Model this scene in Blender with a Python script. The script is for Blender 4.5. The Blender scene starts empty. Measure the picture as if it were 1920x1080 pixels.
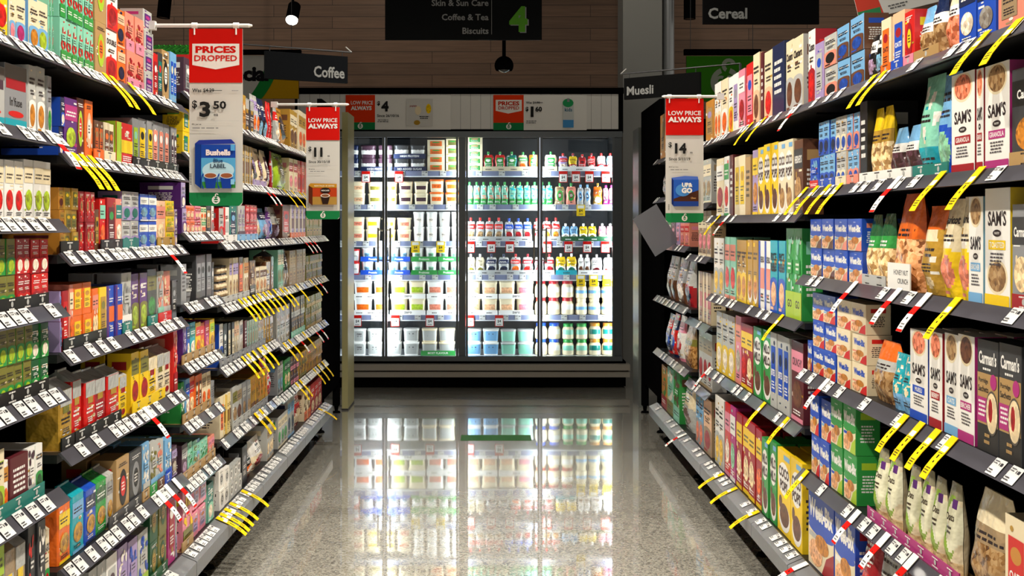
import bpy, math, random
from mathutils import Matrix, Vector
R = random.Random(7)
C = bpy.context.scene.collection
S = bpy.context.scene
PI = math.pi
# ------------------------------------------------------------------ camera
H, F, VX, VY = 1.40, 2200.0, 920.0, 420.0          # eye height, focal in px, vanishing point px
cd = bpy.data.cameras.new('camera'); cam = bpy.data.objects.new('camera', cd); C.objects.link(cam)
cam.location = (0, 0, H); cam.rotation_euler = (PI/2, 0, 0)
cd.sensor_width = 36; cd.lens = F/1920*36
cd.shift_x = (960-VX)/1920; cd.shift_y = -(540-VY)/1920; cd.clip_start = .05; cd.clip_end = 60
S.camera = cam
# ------------------------------------------------------------------ exposure and ambient
S.view_settings.view_transform = 'Standard'; S.view_settings.look = 'None'
S.view_settings.exposure = 0.0; S.view_settings.gamma = 1; S.view_settings.use_curve_mapping = False
w = bpy.data.worlds.new('store'); S.world = w; w.use_nodes = True
w.node_tree.nodes['Background'].inputs[0].default_value = (1, .93, .82, 1)
w.node_tree.nodes['Background'].inputs[1].default_value = .34
# ------------------------------------------------------------------ lamps of the aisle, and added wall fill
AISLE_W = 34.0
def lamp(name, kind, loc, energy, rot=(0,0,0), size=.2, sy=None, col=(1,.92,.80), spot=None, blend=.6):
    l = bpy.data.lights.new(name, kind); l.energy = energy; l.color = col
    if kind == 'AREA':
        l.shape = 'RECTANGLE' if sy else 'SQUARE'; l.size = size
        if sy: l.size_y = sy
    else: l.shadow_soft_size = size
    if spot: l.spot_size = math.radians(spot); l.spot_blend = blend
    o = bpy.data.objects.new(name, l); o.location = loc; o.rotation_euler = rot; C.objects.link(o); return o
TRACK = [(sx*.95, y) for y in (-1.2, .7, 2.3, 3.7, 5.0, 6.3) for sx in (-1, 1)]
for sx, y in TRACK:                                   # ceiling track lights, each thrown across at the opposite shelves
    s = -1 if sx < 0 else 1
    lamp('track_light_beam', 'SPOT', (sx, y, 4.12), AISLE_W*7.9, (math.radians(12 if y < 2 else 2), s*math.radians(31), 0), .07, spot=90, blend=.7)
WALL_FILL = [(-3.4, 10.9), (-1.2, 10.9), (1.0, 9.0), (3.2, 10.6)]
for x, y in WALL_FILL:                                     # unseen fill lamps, added to brighten the timber wall and column
    lamp('added_wall_fill_beam', 'SPOT', (x, y, 4.78), 38, (math.radians(38), 0, 0), .08, spot=110, blend=.8)

# ------------------------------------------------------------------ helpers
HEX = dict(red='cf1d1a', crimson='a01722', orange='e6691a', amber='c4842c', gold='b48c30', yellow='f0ca16', lime='a4c62c',
    green='2c9440', darkgreen='1c5632', teal='12766c', mint='86ccb0', sky='74acd8', turquoise='18a2b2', blue='1b4cba', navy='16244a',
    purple='582676', lilac='a38fbe', magenta='ae2c78', pink='e2889e', salmon='e38a74', cream='e9dab6', white='efede7', grey='8b8d90',
    silver='b4b5b1', charcoal='38393c', black='121213', brown='66402a', kraft='b08d5a', maroon='591a22', olive='787530', plum='4a3140',
    peach='ecbb94', tan='9d8564', strip='37353b', signgreen='1d7c46', logogreen='3d8a1c', signred='c8160f')
def lin(h):
    v = [int(h[i:i+2], 16)/255 for i in (0, 2, 4)]
    return tuple(c/12.92 if c <= .04045 else ((c+.055)/1.055)**2.4 for c in v)
COL = {k: lin(v) for k, v in HEX.items()}
def col(c, speck=0.0):
    if isinstance(c, str): c = COL[c] if c in COL else lin(c)
    return (c[0], c[1], c[2], 1-speck)
def nodes(m):
    m.use_nodes = True; return m.node_tree.nodes, m.node_tree.links, m.node_tree.nodes['Principled BSDF']
MATS = {}
def mat(name, c, rough=.5, metal=0, spec=.5, emit=0, bump=0, bscale=60, coat=0):
    if name in MATS: return MATS[name]
    m = bpy.data.materials.new(name); n, l, b = nodes(m)
    c = col(c)[:3]+(1,)
    b.inputs['Base Color'].default_value = c; b.inputs['Roughness'].default_value = rough; b.inputs['Metallic'].default_value = metal
    b.inputs['Specular IOR Level'].default_value = spec; b.inputs['Coat Weight'].default_value = coat
    if emit: b.inputs['Emission Color'].default_value = c; b.inputs['Emission Strength'].default_value = emit
    tc = n.new('ShaderNodeTexCoord'); t = n.new('ShaderNodeTexNoise'); t.inputs['Scale'].default_value = bscale
    l.new(tc.outputs['Object'], t.inputs['Vector'])
    mr = n.new('ShaderNodeMapRange'); mr.inputs['To Min'].default_value = max(0, rough-.06); mr.inputs['To Max'].default_value = rough+.06
    l.new(t.outputs['Fac'], mr.inputs['Value']); l.new(mr.outputs['Result'], b.inputs['Roughness'])
    if bump:
        bp = n.new('ShaderNodeBump'); bp.inputs['Strength'].default_value = bump; bp.inputs['Distance'].default_value = .002
        l.new(t.outputs['Fac'], bp.inputs['Height']); l.new(bp.outputs['Normal'], b.inputs['Normal'])
    MATS[name] = m; return m
def printed(name, rough, bump=0.0, coat=0.0):
    """printed packaging: ink colour from the mesh, photo-like mottling where the print shows food (alpha < 1)"""
    m = bpy.data.materials.new(name); n, l, b = nodes(m)
    a = n.new('ShaderNodeAttribute'); a.attribute_name = 'Ink'
    tc = n.new('ShaderNodeTexCoord'); v = n.new('ShaderNodeTexVoronoi'); v.inputs['Scale'].default_value = 95
    l.new(tc.outputs['Object'], v.inputs['Vector'])
    hs = n.new('ShaderNodeValToRGB'); e = hs.color_ramp.elements
    e[0].position = 0; e[0].color = (.30, .16, .07, 1); e[1].position = 1; e[1].color = (1.5, 1.4, 1.2, 1)
    k = e.new(.45); k.color = (.95, .7, .42, 1)
    sp = n.new('ShaderNodeSeparateColor'); l.new(v.outputs['Color'], sp.inputs[0]); l.new(sp.outputs[0], hs.inputs[0])
    mu = n.new('ShaderNodeMix'); mu.data_type = 'RGBA'; mu.blend_type = 'MULTIPLY'; mu.inputs[0].default_value = 1
    l.new(a.outputs['Color'], mu.inputs[6]); l.new(hs.outputs[0], mu.inputs[7])
    mx = n.new('ShaderNodeMix'); mx.data_type = 'RGBA'
    l.new(a.outputs['Alpha'], mx.inputs[0]); l.new(mu.outputs[2], mx.inputs[6]); l.new(a.outputs['Color'], mx.inputs[7])
    l.new(mx.outputs[2], b.inputs['Base Color'])
    b.inputs['Roughness'].default_value = rough; b.inputs['Coat Weight'].default_value = coat; b.inputs['Coat Roughness'].default_value = .12
    if bump:
        t = n.new('ShaderNodeTexNoise'); t.inputs['Scale'].default_value = 34; l.new(tc.outputs['Object'], t.inputs['Vector'])
        bp = n.new('ShaderNodeBump'); bp.inputs['Strength'].default_value = bump; bp.inputs['Distance'].default_value = .012
        l.new(t.outputs['Fac'], bp.inputs['Height']); l.new(bp.outputs['Normal'], b.inputs['Normal'])
    return m
def _x(m): m.node_tree.nodes['Principled BSDF'].inputs['Specular IOR Level'].default_value = .06; return m
M_CARD = printed('printed_card', .42, coat=.15); M_FILM = printed('printed_film', .24, .55, .3)
M_SIGN = _x(printed('printed_sign', .6)); M_PLAS = printed('moulded_plastic', .35)

class MB:
    def __init__(s): s.v = []; s.f = []; s.c = []; s.sm = []
    def face(s, pts, c, smooth=False):
        i = len(s.v); s.v += [tuple(p) for p in pts]; s.f.append(tuple(range(i, i+len(pts)))); s.c.append(c); s.sm.append(smooth)
    def grid(s, rows, cf, closed=False, smooth=True):
        i0 = len(s.v); nr, nc = len(rows), len(rows[0])
        for r in rows: s.v += [tuple(p) for p in r]
        for a in range(nr-1):
            for b in range(nc if closed else nc-1):
                b2 = (b+1) % nc
                s.f.append((i0+a*nc+b, i0+a*nc+b2, i0+(a+1)*nc+b2, i0+(a+1)*nc+b)); s.c.append(cf(a, b)); s.sm.append(smooth)
    def box(s, x0, y0, z0, x1, y1, z1, c, ch=0, cs=None, ct=None):
        """ch: chamfer of the upright edges; cs/ct: print on sides / top"""
        cs = cs or c; ct = ct or c
        if ch: P = [(x0+ch, y0), (x1-ch, y0), (x1, y0+ch), (x1, y1-ch), (x1-ch, y1), (x0+ch, y1), (x0, y1-ch), (x0, y0+ch)]; cc = [c, c, cs, cs, cs, cs, cs, c]
        else: P = [(x0, y0), (x1, y0), (x1, y1), (x0, y1)]; cc = [c, cs, cs, cs]
        n = len(P)
        for k in range(n):
            a, b = P[k], P[(k+1) % n]; s.face([(a[0], a[1], z0), (b[0], b[1], z0), (b[0], b[1], z1), (a[0], a[1], z1)], cc[k])
        s.face([(p[0], p[1], z1) for p in P], ct); s.face([(p[0], p[1], z0) for p in reversed(P)], cs)
    def cyl(s, p0, p1, r0, r1=None, n=12, c=(1,1,1,1), caps=True):
        r1 = r0 if r1 is None else r1; p0 = Vector(p0); p1 = Vector(p1); d = (p1-p0).normalized()
        u = d.orthogonal().normalized(); w_ = d.cross(u)
        ring = lambda p, r: [p+(u*math.cos(2*PI*k/n)+w_*math.sin(2*PI*k/n))*r for k in range(n)]
        s.grid([ring(p0, r0), ring(p1, r1)], lambda a, b: c, True)
        if caps: s.face(list(reversed(ring(p0, r0))), c); s.face(ring(p1, r1), c)
    def mesh(s, name, m):
        me = bpy.data.meshes.new(name); me.from_pydata(s.v, [], s.f)
        at = me.color_attributes.new('Ink', 'FLOAT_COLOR', 'CORNER')
        buf = []
        for f, c in zip(s.f, s.c): buf += list(c)*len(f)
        at.data.foreach_set('color', buf); me.polygons.foreach_set('use_smooth', s.sm); me.materials.append(m); me.update(); return me
    def obj(s, name, m, parent=None, loc=(0,0,0), rz=0):
        return place(s.mesh(name, m), name, parent, loc, rz)
def place(me, name, parent=None, loc=(0,0,0), rz=0):
    o = bpy.data.objects.new(name, me); C.objects.link(o); o.location = loc; o.rotation_euler = (0, 0, rz)
    if parent: o.parent = parent
    return o
def empty(name, loc=(0,0,0), rz=0, parent=None):
    o = bpy.data.objects.new(name, None); C.objects.link(o); o.empty_display_size = .05; o.location = loc; o.rotation_euler = (0,0,rz)
    if parent: o.parent = parent
    return o
def tag(o, label=None, cat=None, group=None, kind=None):
    if label: o['label'] = label
    if cat: o['category'] = cat
    if group: o['group'] = group
    if kind: o['kind'] = kind
    return o

_T = {}
def text_mesh(txt, bold=.018):
    k = (txt, bold)
    if k in _T: return _T[k]
    cu = bpy.data.curves.new('t', 'FONT'); cu.body = txt; cu.size = 1; cu.resolution_u = 2; cu.offset = bold; cu.fill_mode = 'FRONT'
    o = bpy.data.objects.new('t', cu); C.objects.link(o); dg = bpy.context.evaluated_depsgraph_get(); dg.update()
    me = o.evaluated_get(dg).to_mesh()
    v = [(p.co.x, p.co.y) for p in me.vertices]; f = [tuple(p.vertices) for p in me.polygons]
    o.evaluated_get(dg).to_mesh_clear(); bpy.data.objects.remove(o); bpy.data.curves.remove(cu)
    x0 = min(a[0] for a in v); x1 = max(a[0] for a in v); y0 = min(a[1] for a in v); y1 = max(a[1] for a in v)
    v = [(a[0]-x0, a[1]-y0) for a in v]
    _T[k] = (v, f, x1-x0, y1-y0); return _T[k]

class Art:
    """printed graphics on a face: u,v in metres (u to the reader's right, v up) mapped by fn(u, v, lift)"""
    def __init__(s, mb, fn, eps=.00012): s.mb = mb; s.fn = fn; s.k = 0; s.eps = eps
    def poly(s, pts, c, up=1):
        s.k += up; s.mb.face([s.fn(u, v, s.k*s.eps) for u, v in pts], c)
    def rect(s, u0, v0, u1, v1, c, up=1): s.poly([(u0, v0), (u1, v0), (u1, v1), (u0, v1)], c, up)
    def ell(s, u, v, ru, rv, c, n=20, up=1, a0=0, a1=2*PI):
        s.poly([(u+ru*math.cos(a0+(a1-a0)*k/n), v+rv*math.sin(a0+(a1-a0)*k/n)) for k in range(n)], c, up)
    def arc(s, u, v, r0, r1, a0, a1, c, n=16, sx=1):
        s.k += 1
        for k in range(n):
            p, q = math.radians(a0+(a1-a0)*k/n), math.radians(a0+(a1-a0)*(k+1)/n)
            s.mb.face([s.fn(u+sx*r*math.cos(t), v+r*math.sin(t), s.k*s.eps) for r, t in ((r0, p), (r1, p), (r1, q), (r0, q))], c)
    def text(s, txt, u, v, h, c, maxw=None, align='c', bold=.018, rot=False, wide=1.0):
        """v is the baseline-bottom, h the letter height"""
        vs, fs, w_, hh = text_mesh(txt, bold); sc = h/hh; sx = sc*wide
        if maxw and w_*sx > maxw: sx = maxw/w_; 
        ww = w_*sx; du = {'c': -ww/2, 'l': 0, 'r': -ww}[align]; s.k += 1
        i = len(s.mb.v)
        for a, b in vs:
            p, q = a*sx+du, b*sc
            if rot: p, q = -q, a*sx+du
            s.mb.v.append(tuple(s.fn(u+p, v+q, s.k*s.eps)))
        for f in fs: s.mb.f.append(tuple(i+j for j in f)); s.mb.c.append(c); s.mb.sm.append(False)
    def lines(s, u0, v0, u1, v1, n, c, rng=R):
        """small print: rows of short dashes"""
        s.k += 1; dh = (v1-v0)/n
        for r in range(n):
            v = v1-dh*(r+.75); u = u0+rng.random()*.1*(u1-u0); e = u1-rng.random()*.25*(u1-u0)
            while u < e:
                L = (u1-u0)*(.08+.16*rng.random()); q = min(e, u+L)
                s.mb.face([s.fn(a, b, s.k*s.eps) for a, b in ((u, v), (q, v), (q, v+dh*.5), (u, v+dh*.5))], c); u = q+(u1-u0)*.04
    def logo(s, u, v, r, c, bg):
        """round fruit mark: open ring, inner drop shapes and a curled leaf"""
        s.arc(u, v, r*.66, r, -250, 70, c, 22); s.arc(u-r*.30, v+r*.05, r*.2, r*.40, 60, 330, c, 12); s.arc(u+r*.30, v+r*.05, r*.2, r*.40, -150, 120, c, 12)
        s.arc(u+r*.22, v+r*1.12, r*.22, r*.48, 20, 240, c, 10)

# ------------------------------------------------------------------ package fronts
DARKS = {'black','charcoal','navy','purple','maroon','plum','darkgreen','brown','teal','blue','crimson','green','magenta','red'}
def ink(on): return col('white') if on in DARKS else col('2a2226')
def design(A, w_, h, st, c1, c2, c3, txt, rng):
    W = lambda u: (u-.5)*w_; V = lambda v: v*h
    rect = lambda a, b, c_, d, c: A.rect(W(a), V(b), W(c_), V(d), c)
    def name(cu, cv, th, mw, on):
        if txt:
            for i, t in enumerate(txt.split('/')): A.text(t, W(cu), V(cv-i*th*1.25), th*h, ink(on), mw*w_, bold=.03)
        else: A.lines(W(cu-mw/2), V(cv-.01), W(cu+mw/2), V(cv+th), 2, ink(on), rng)
    def busy(n, v0, v1):
        for _ in range(n):
            u, v = .1+.8*rng.random(), v0+(v1-v0)*rng.random(); c = rng.choice(['white', 'cream', c2, c3, 'white', 'gold' if c1 != 'gold' else 'maroon'])
            if rng.random() < .5: A.ell(W(u), V(v), (.05+.10*rng.random())*w_, (.012+.035*rng.random())*h, col(c, .25), 9)
            else: a = .06+.12*rng.random(); rect(max(.03, u-a), v, min(.97, u+a), v+.012+.03*rng.random(), col(c))
    if st in 'abcghdf' and c1 not in ('black', 'charcoal'): busy(7, .08, .94)
    if st == 'a':
        rect(0, .62, 1, .88, col(c2)); name(.5, .69, .1, .8, c2); A.ell(W(.5), V(.34), .38*w_, .17*h, col(c3, .7)); A.lines(W(.15), V(.08), W(.85), V(.15), 2, ink(c1), rng)
        rect(0, 0, 1, .06, col(c2))
    elif st == 'b':
        rect(.16, .2, .84, .82, col(c2)); A.ell(W(.5), V(.66), .24*w_, .08*h, col(c3)); name(.5, .42, .09, .56, c2); A.lines(W(.24), V(.24), W(.76), V(.36), 3, ink(c2), rng)
    elif st == 'c':
        rect(0, 0, 1, .42, col(c2)); A.ell(W(.5), V(.42), .5*w_, .07*h, col(c2)); name(.5, .72, .11, .84, c1); A.lines(W(.2), V(.56), W(.8), V(.65), 2, ink(c1), rng)
        A.ell(W(.5), V(.26), .36*w_, .17*h, col(c3, .55)); rect(.1, .04, .5, .08, col(c3))
    elif st == 'd':
        rect(.0, .0, .3, 1, col(c2)); rect(.3, .3, 1, .6, col(c3)); name(.62, .68, .09, .6, c1); A.lines(W(.38), V(.1), W(.92), V(.24), 3, ink(c1), rng)
    elif st == 'e':
        name(.5, .70, .13, .88, c1); rect(.06, .9, .4, .96, col(c2)); A.lines(W(.14), V(.47), W(.86), V(.53), 2, ink(c1), rng)
        A.ell(W(.52), V(.24), .44*w_, .2*h, col('white')); A.ell(W(.52), V(.27), .39*w_, .165*h, col(c3, .75)); A.ell(W(.45), V(.42), .18*w_, .06*h, col(c2, .5)); rect(0, 0, .45, .07, col(c2))
    elif st == 'f':
        A.ell(W(.5), V(.5), .3*w_, .3*h, col(c2)); A.ell(W(.5), V(.52), .2*w_, .17*h, col(c3)); A.lines(W(.36), V(.44), W(.64), V(.6), 3, ink(c3), rng); name(.5, .86, .06, .7, c1)
    elif st == 'g':
        rect(0, .72, 1, 1, col(c2)); rect(.25, .6, .75, .72, col(c3)); name(.5, .42, .12, .8, c1); A.lines(W(.2), V(.25), W(.8), V(.36), 3, ink(c1), rng); A.ell(W(.5), V(.14), .25*w_, .07*h, col(c3, .4))
    elif st == 'h':
        for _ in range(12): A.ell(W(.12+.76*rng.random()), V(.3+.6*rng.random()), (.06+.1*rng.random())*w_, (.03+.05*rng.random())*h, col(c3, .25), 9, up=1)
        rect(0, 0, 1, .3, col(c2)); name(.5, .12, .09, .8, c2); rect(.2, .5, .8, .66, col(c1)); A.lines(W(.26), V(.53), W(.74), V(.63), 2, ink(c1), rng)
    elif st == 'w':                                   # wheat biscuit carton
        rect(0, 0, 1, .5, col('cream')); A.ell(0, V(.47), .5*w_, .07*h, col(c1)); rect(.04, .34, .5, .40, col(c2))
        A.text(txt or 'Weet-Bix', 0, V(.58), .23*h, col('white') if c1 != 'cream' else col('blue'), .94*w_, bold=.05); A.text('Sanitarium', 0, V(.88), .035*h, col('white'), .5*w_)
        A.poly([(W(.55), V(0)), (W(1), V(0)), (W(1), V(.34)), (W(.72), V(.22))], col(c3)); A.ell(W(.3), V(.18), .27*w_, .15*h, col('peach', .7)); A.ell(W(.55), V(.33), .26*w_, .11*h, col('amber', .6))
    elif st == 's':                                   # muesli carton with hand lettered name
        A.ell(W(.5), V(.86 if c2 != 'yellow' else .25), .42*w_, .15*h, col('cream')); A.ell(W(.5), V(.86 if c2 != 'yellow' else .25), .36*w_, .125*h, col(c3, .9))
        v0 = .50 if c2 != 'yellow' else .68
        A.text("SAM'S", 0, V(v0), .13*h, col('2a2022'), .74*w_, bold=.03); A.ell(0, V(v0-.06), .17*w_, .03*h, col('2a2022')); A.text('PANTRY', 0, V(v0-.07), .02*h, col('white'), .2*w_)
        rect(.16, v0-.2, .84, v0-.12, col(c2)); A.text(txt or 'GRANOLA', 0, V(v0-.185), .05*h, col('white'), .6*w_); A.lines(W(.2), V(v0-.34), W(.8), V(v0-.22), 4, col('555055'), rng); rect(0, 0, 1, .1, col(c2))
    elif st == 'm':                                   # dark porridge carton
        rect(0, 0, 1, .24, col('2b2a29')); rect(0, .24, 1, .70, col('kraft')); A.text("Carman's", 0, V(.78), .12*h, col('white'), .84*w_, bold=.03); A.lines(W(.25), V(.72), W(.75), V(.76), 1, col('white'), rng)
        A.text('Porridge', W(.3), V(.60), .055*h, col('2b2a29'), .5*w_); A.text('Sachets', W(.3), V(.53), .055*h, col('2b2a29'), .5*w_)
        rect(0, .26, .5, .48, col('magenta')); A.lines(W(.05), V(.3), W(.45), V(.46), 4, col('white'), rng); A.ell(W(.72), V(.36), .29*w_, .2*h, col('555049')); A.ell(W(.72), V(.36), .26*w_, .18*h, col('cream', .35)); A.ell(W(.66), V(.38), .1*w_, .11*h, col('crimson', .4), 9)
        A.ell(W(.8), V(.64), .15*w_, .07*h, col('magenta')); A.lines(W(.36), V(.06), W(.66), V(.18), 2, col('kraft'), rng)
    elif st == 'k':                                   # coco cereal
        t = (txt or 'COCO/POPS').split('/')
        A.ell(0, V(.66), .46*w_, .2*h, col('white')); A.text(t[0], 0, V(.67), .13*h, col('3a2018'), .8*w_, bold=.05); A.text(t[-1], 0, V(.51), .13*h, col('3a2018'), .8*w_, bold=.05)
        A.ell(W(.55), V(.2), .42*w_, .17*h, col('white')); A.ell(W(.55), V(.23), .36*w_, .14*h, col(c3, .6)); rect(.5, .9, .95, .96, col('sky')); A.ell(W(.25), V(.36), .12*w_, .08*h, col('brown'))
    elif st == 'o':                                   # oat bag with green crescents
        rect(0, .84, 1, 1, col('8f8a70')); A.ell(W(.5), V(.52), .47*w_, .36*h, col('86a83a')); A.ell(W(.70), V(.56), .38*w_, .29*h, col('e6e4c6')); A.text('Oats', W(.52), V(.6), .08*h, col('3d3026'), .5*w_)
        A.lines(W(.35), V(.45), W(.75), V(.55), 2, col('3d3026'), rng); rect(.55, .74, .85, .84, col('purple')); rect(0, 0, 1, .18, col('d8c9a4', .6))
    elif st == 'u':                                   # clear pouch showing flakes
        rect(0, 0, 1, .52, col(c3, 1)); rect(.0, .52, 1, .70, col(c2)); name(.5, .56, .09, .84, c2); A.ell(W(.5), V(.82), .3*w_, .07*h, col(c1))
    elif st == 't':                                   # infusion box
        rect(0, .78, 1, 1, col('6a6560')); rect(.05, .62, .95, .78, col(c3)); A.text(txt or "In'fuse", 0, V(.36), .14*h, col('222222'), .8*w_); rect(0, 0, 1, .16, col('turquoise')); A.ell(0, V(.24), .35*w_, .05*h, col('red'))
    else:
        A.lines(W(.15), V(.3), W(.85), V(.8), 5, ink(c1), rng)

_P = {}
def proto(kind, w_, h, d, st, c1, c2, c3, txt):
    """list of (part name, mesh, material) for one package; the first is the body"""
    w_, h = round(w_, 3), round(h, 3); key = (kind, w_, h, d, st, c1, c2, c3, txt)
    if key in _P: return _P[key]
    rng = random.Random(hash((kind, st, c1, c2, c3)) & 0xffff if False else sum(map(ord, kind+st+c1+c2+c3))); mb = MB(); parts = []
    if kind == 'B':
        mb.box(-w_/2, 0, 0, w_/2, d, h, col(c1), .0012, col(c2 if st in 'sdc' else c1), col(c1))
        A = Art(mb, lambda u, v, k: (max(-w_/2+.001, min(w_/2-.001, u)), -k, max(.001, min(h-.001, v)))); design(A, w_, h, st, c1, c2, c3, txt, rng)
        for sx in (1, -1):                            # printed side panels
            B = Art(mb, (lambda u, v, k, sx=sx: (sx*(w_/2+k), d/2+sx*u, v)))
            if sx > 0 or True: B.lines(-d*.32, h*.25, d*.32, h*.62, 6, ink(c2 if st in 'sdc' else c1), rng); B.rect(-d*.3, h*.72, d*.3, h*.86, col(c3))
        parts.append(('body', mb.mesh('carton', M_CARD)))
    elif kind == 'L':                                 # brick bag with folded crimped top
        tp = h*.84
        mb.box(-w_/2, 0, 0, w_/2, d, tp, col(c1), .004, col(c1), col(c1))
        i = [(-w_/2, 0), (w_/2, 0), (w_/2, d), (-w_/2, d)]; j = [(-w_*.46, d*.44), (w_*.46, d*.44), (w_*.46, d*.52), (-w_*.46, d*.52)]
        for a in range(4):
            b = (a+1) % 4; mb.face([(i[a][0], i[a][1], tp), (i[b][0], i[b][1], tp), (j[b][0], j[b][1], h*.97), (j[a][0], j[a][1], h*.97)], col(c2 if st == 'g' else c1))
        mb.box(-w_*.46, d*.44, h*.96, w_*.46, d*.52, h, col(c2 if st == 'g' else c1))
        A = Art(mb, lambda u, v, k: (max(-w_/2+.004, min(w_/2-.004, u)), -k, max(.001, min(tp-.001, v)))); design(A, w_, tp, st, c1, c2, c3, txt, rng)
        parts.append(('body', mb.mesh('brick_bag', M_FILM)))
    elif kind in 'PK':                                # pillow pouch; K has a spout and cap
        ph = rng.random()*6; N, Mv = (22, 30) if w_ > .07 else (12, 16)
        hh = h*.84 if kind == 'K' else h
        def prof(v): return (.55+.45*min(1, v/.28)) if v < .28 else (1-.96*((v-.28)/.72)**1.7)
        def shp(v): return 1-.05*math.sin(PI*v)-(.26*max(0, (v-.72)/.28)**2 if kind == 'K' or st in 'ou' else 0)
        def surf(u, v, k, sgn=-1):
            v = max(0, min(1, v)); e = max(0, 1-abs(2*u-1)**2.6)
            t = d/2*prof(v)*(e**.55)*(1+.10*math.sin(9*u+7*v+ph)*math.sin(11*v+ph))
            return ((u-.5)*w_*shp(v)+.002*math.sin(14*v+ph), d/2+sgn*(t+.0008+k), v*hh)
        reg = []
        class Ras:                                    # big shapes coloured on the pouch grid, writing laid over it
            pass
        pend = []
        A = Art(mb, lambda u, v, k: surf(u/w_+.5, v/hh, k+.0006)); cells = []
        op, oe, orc = A.poly, A.ell, A.rect
        A.rect = lambda a, b, c_, e_, c, up=1: cells.append(('r', a/w_+.5, b/hh, c_/w_+.5, e_/hh, c))
        A.ell = lambda u, v, ru, rv, c, n=20, up=1: cells.append(('e', u/w_+.5, v/hh, ru/w_, rv/hh, c))
        A.poly = lambda pts, c, up=1: None
        design(A, w_, hh, st, c1, c2, c3, txt, rng)
        def cf(u, v):
            c = col(c1)
            for q in cells:
                if q[0] == 'r' and q[1] <= u <= q[3] and q[2] <= v <= q[4]: c = q[5]
                if q[0] == 'e' and ((u-q[1])/q[3])**2+((v-q[2])/q[4])**2 <= 1: c = q[5]
            return c
        mb.grid([[surf(b/N, a/Mv, 0) for b in range(N+1)] for a in range(Mv+1)], lambda a, b: cf((b+.5)/N, (a+.5)/Mv))
        mb.grid([[surf(1-b/N, a/Mv, 0, 1) for b in range(N+1)] for a in range(Mv+1)], lambda a, b: col(c1))
        parts.append(('body', mb.mesh('pouch', M_FILM)))
        if kind == 'K':
            cb = MB(); cb.cyl((0, d/2, hh*.985), (0, d/2, hh*1.04), .006, n=8, c=col('white')); cb.cyl((0, d/2, hh*1.03), (0, d/2, h), .011, .010, 10, col(c2))
            parts.append(('cap', cb.mesh('cap', M_PLAS)))
    else:                                             # T round tub, S square tub, J jar
        sq = 4.5 if kind == 'S' else 2.0; r = w_/2; ry = d/2
        if kind == 'J': pr = [(.80, 0), (.97, .04), (1, .12), (1, .5), (.97, .62), (.78, .76), (.74, .80)]; ltop, lr = 1.0, .80
        elif kind == 'T': pr = [(.84, 0), (.87, .1), (.90, .3), (.94, .6), (.97, .86)]; ltop, lr = 1.0, 1.0
        else: pr = [(.86, 0), (.90, .1), (.92, .3), (.95, .62), (.97, .84)]; ltop, lr = 1.0, 1.0
        n = 24
        def ring(q, z, sq=sq):
            o = []
            for k in range(n):
                t = 2*PI*k/n-PI/2; cx, cy = math.cos(t), math.sin(t)
                o.append((math.copysign(abs(cx)**(2/sq), cx)*r*q, ry+math.copysign(abs(cy)**(2/sq), cy)*ry*q, z*h))
            return o
        def cf(a, b):
            ang = min(b+.5, n-b-.5); z = (pr[a][1]+pr[a+1][1])/2
            if st == 'b': return col(c2) if ang < 4.5 and (.15 if kind != 'J' else .3) < z < (.8 if kind != 'J' else .6) else col(c1)
            if st == 'c': return col(c2) if z < .34 else (col(c3, .3) if ang < 2.5 and z < .6 else col(c1))
            if st == 'a' and kind == 'J': return col(c2) if .36 < z < .5 and ang < 6 else col(c1)
            if st == 'a': return col(c2) if .3 < z < .62 else col(c1)
            return col(c3, .4) if ang < 1.6 and z > .3 and z < .6 else col(c1)
        pr2 = []
        for i in range(len(pr)-1):
            for t in (0, .5): pr2.append((pr[i][0]+(pr[i+1][0]-pr[i][0])*t, pr[i][1]+(pr[i+1][1]-pr[i][1])*t))
        pr2.append(pr[-1]); pr = pr2
        mb.grid([ring(q, z) for q, z in pr], cf, True); mb.face(list(reversed(ring(*pr[0]))), col(c1)); mb.face(ring(*pr[-1]), col(c1))
        A = Art(mb, lambda u, v, k: (u, -k+ry-ry*(.87+.09*v/h)*math.sqrt(max(0, 1-min(1, abs(u)/(r*.93))**sq))-.001, v))
        A.lines(-r*.5, h*.40, r*.5, h*.52, 2, ink(c2 if st in 'ab' else c1), rng)
        if txt: A.text(txt, 0, h*.56, h*.11, ink(c2 if st in 'ab' else c1), r*1.3, bold=.04)
        parts.append(('body', mb.mesh('tub' if kind != 'J' else 'jar', M_PLAS)))
        lb = MB(); z0 = pr[-1][1]-.005
        rows = [ring(lr, z0), ring(lr*1.02, z0+.02), ring(lr*1.02, .985), ring(lr*.95, 1.0)]
        lb.grid(rows, lambda a, b: col(c3 if kind == 'J' else (c3 if st == 'x' else c1)), True); lb.face(rows[-1], col(c3 if kind == 'J' or st == 'x' else c1)); lb.face(list(reversed(rows[0])), col(c1))
        parts.append(('lid', lb.mesh('lid', M_PLAS)))
    _P[key] = parts; return parts
NOUN = dict(B='box', L='bag', P='pouch', K='pouch', T='tub', S='tub', J='jar')
FEAT = dict(a='oval print', b='patch', c='picture', d='block', e='bowl picture', f='oval', g='badge', h='spots', w='corner', s='food picture', m='panel', k='bowl picture', o='crescent', u='contents', t='band', x='lid', z='print')
N_OBJ = [0]
def put(parts, name, loc, rz, lab, cat, grp):
    if len(parts) == 1: o = place(parts[0][1], name, None, loc, rz)
    else:
        o = empty(name, loc, rz)
        for pn, me in parts: place(me, pn, o)
    tag(o, lab, cat, grp); N_OBJ[0] += 1; return o
LABELS = set()
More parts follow.
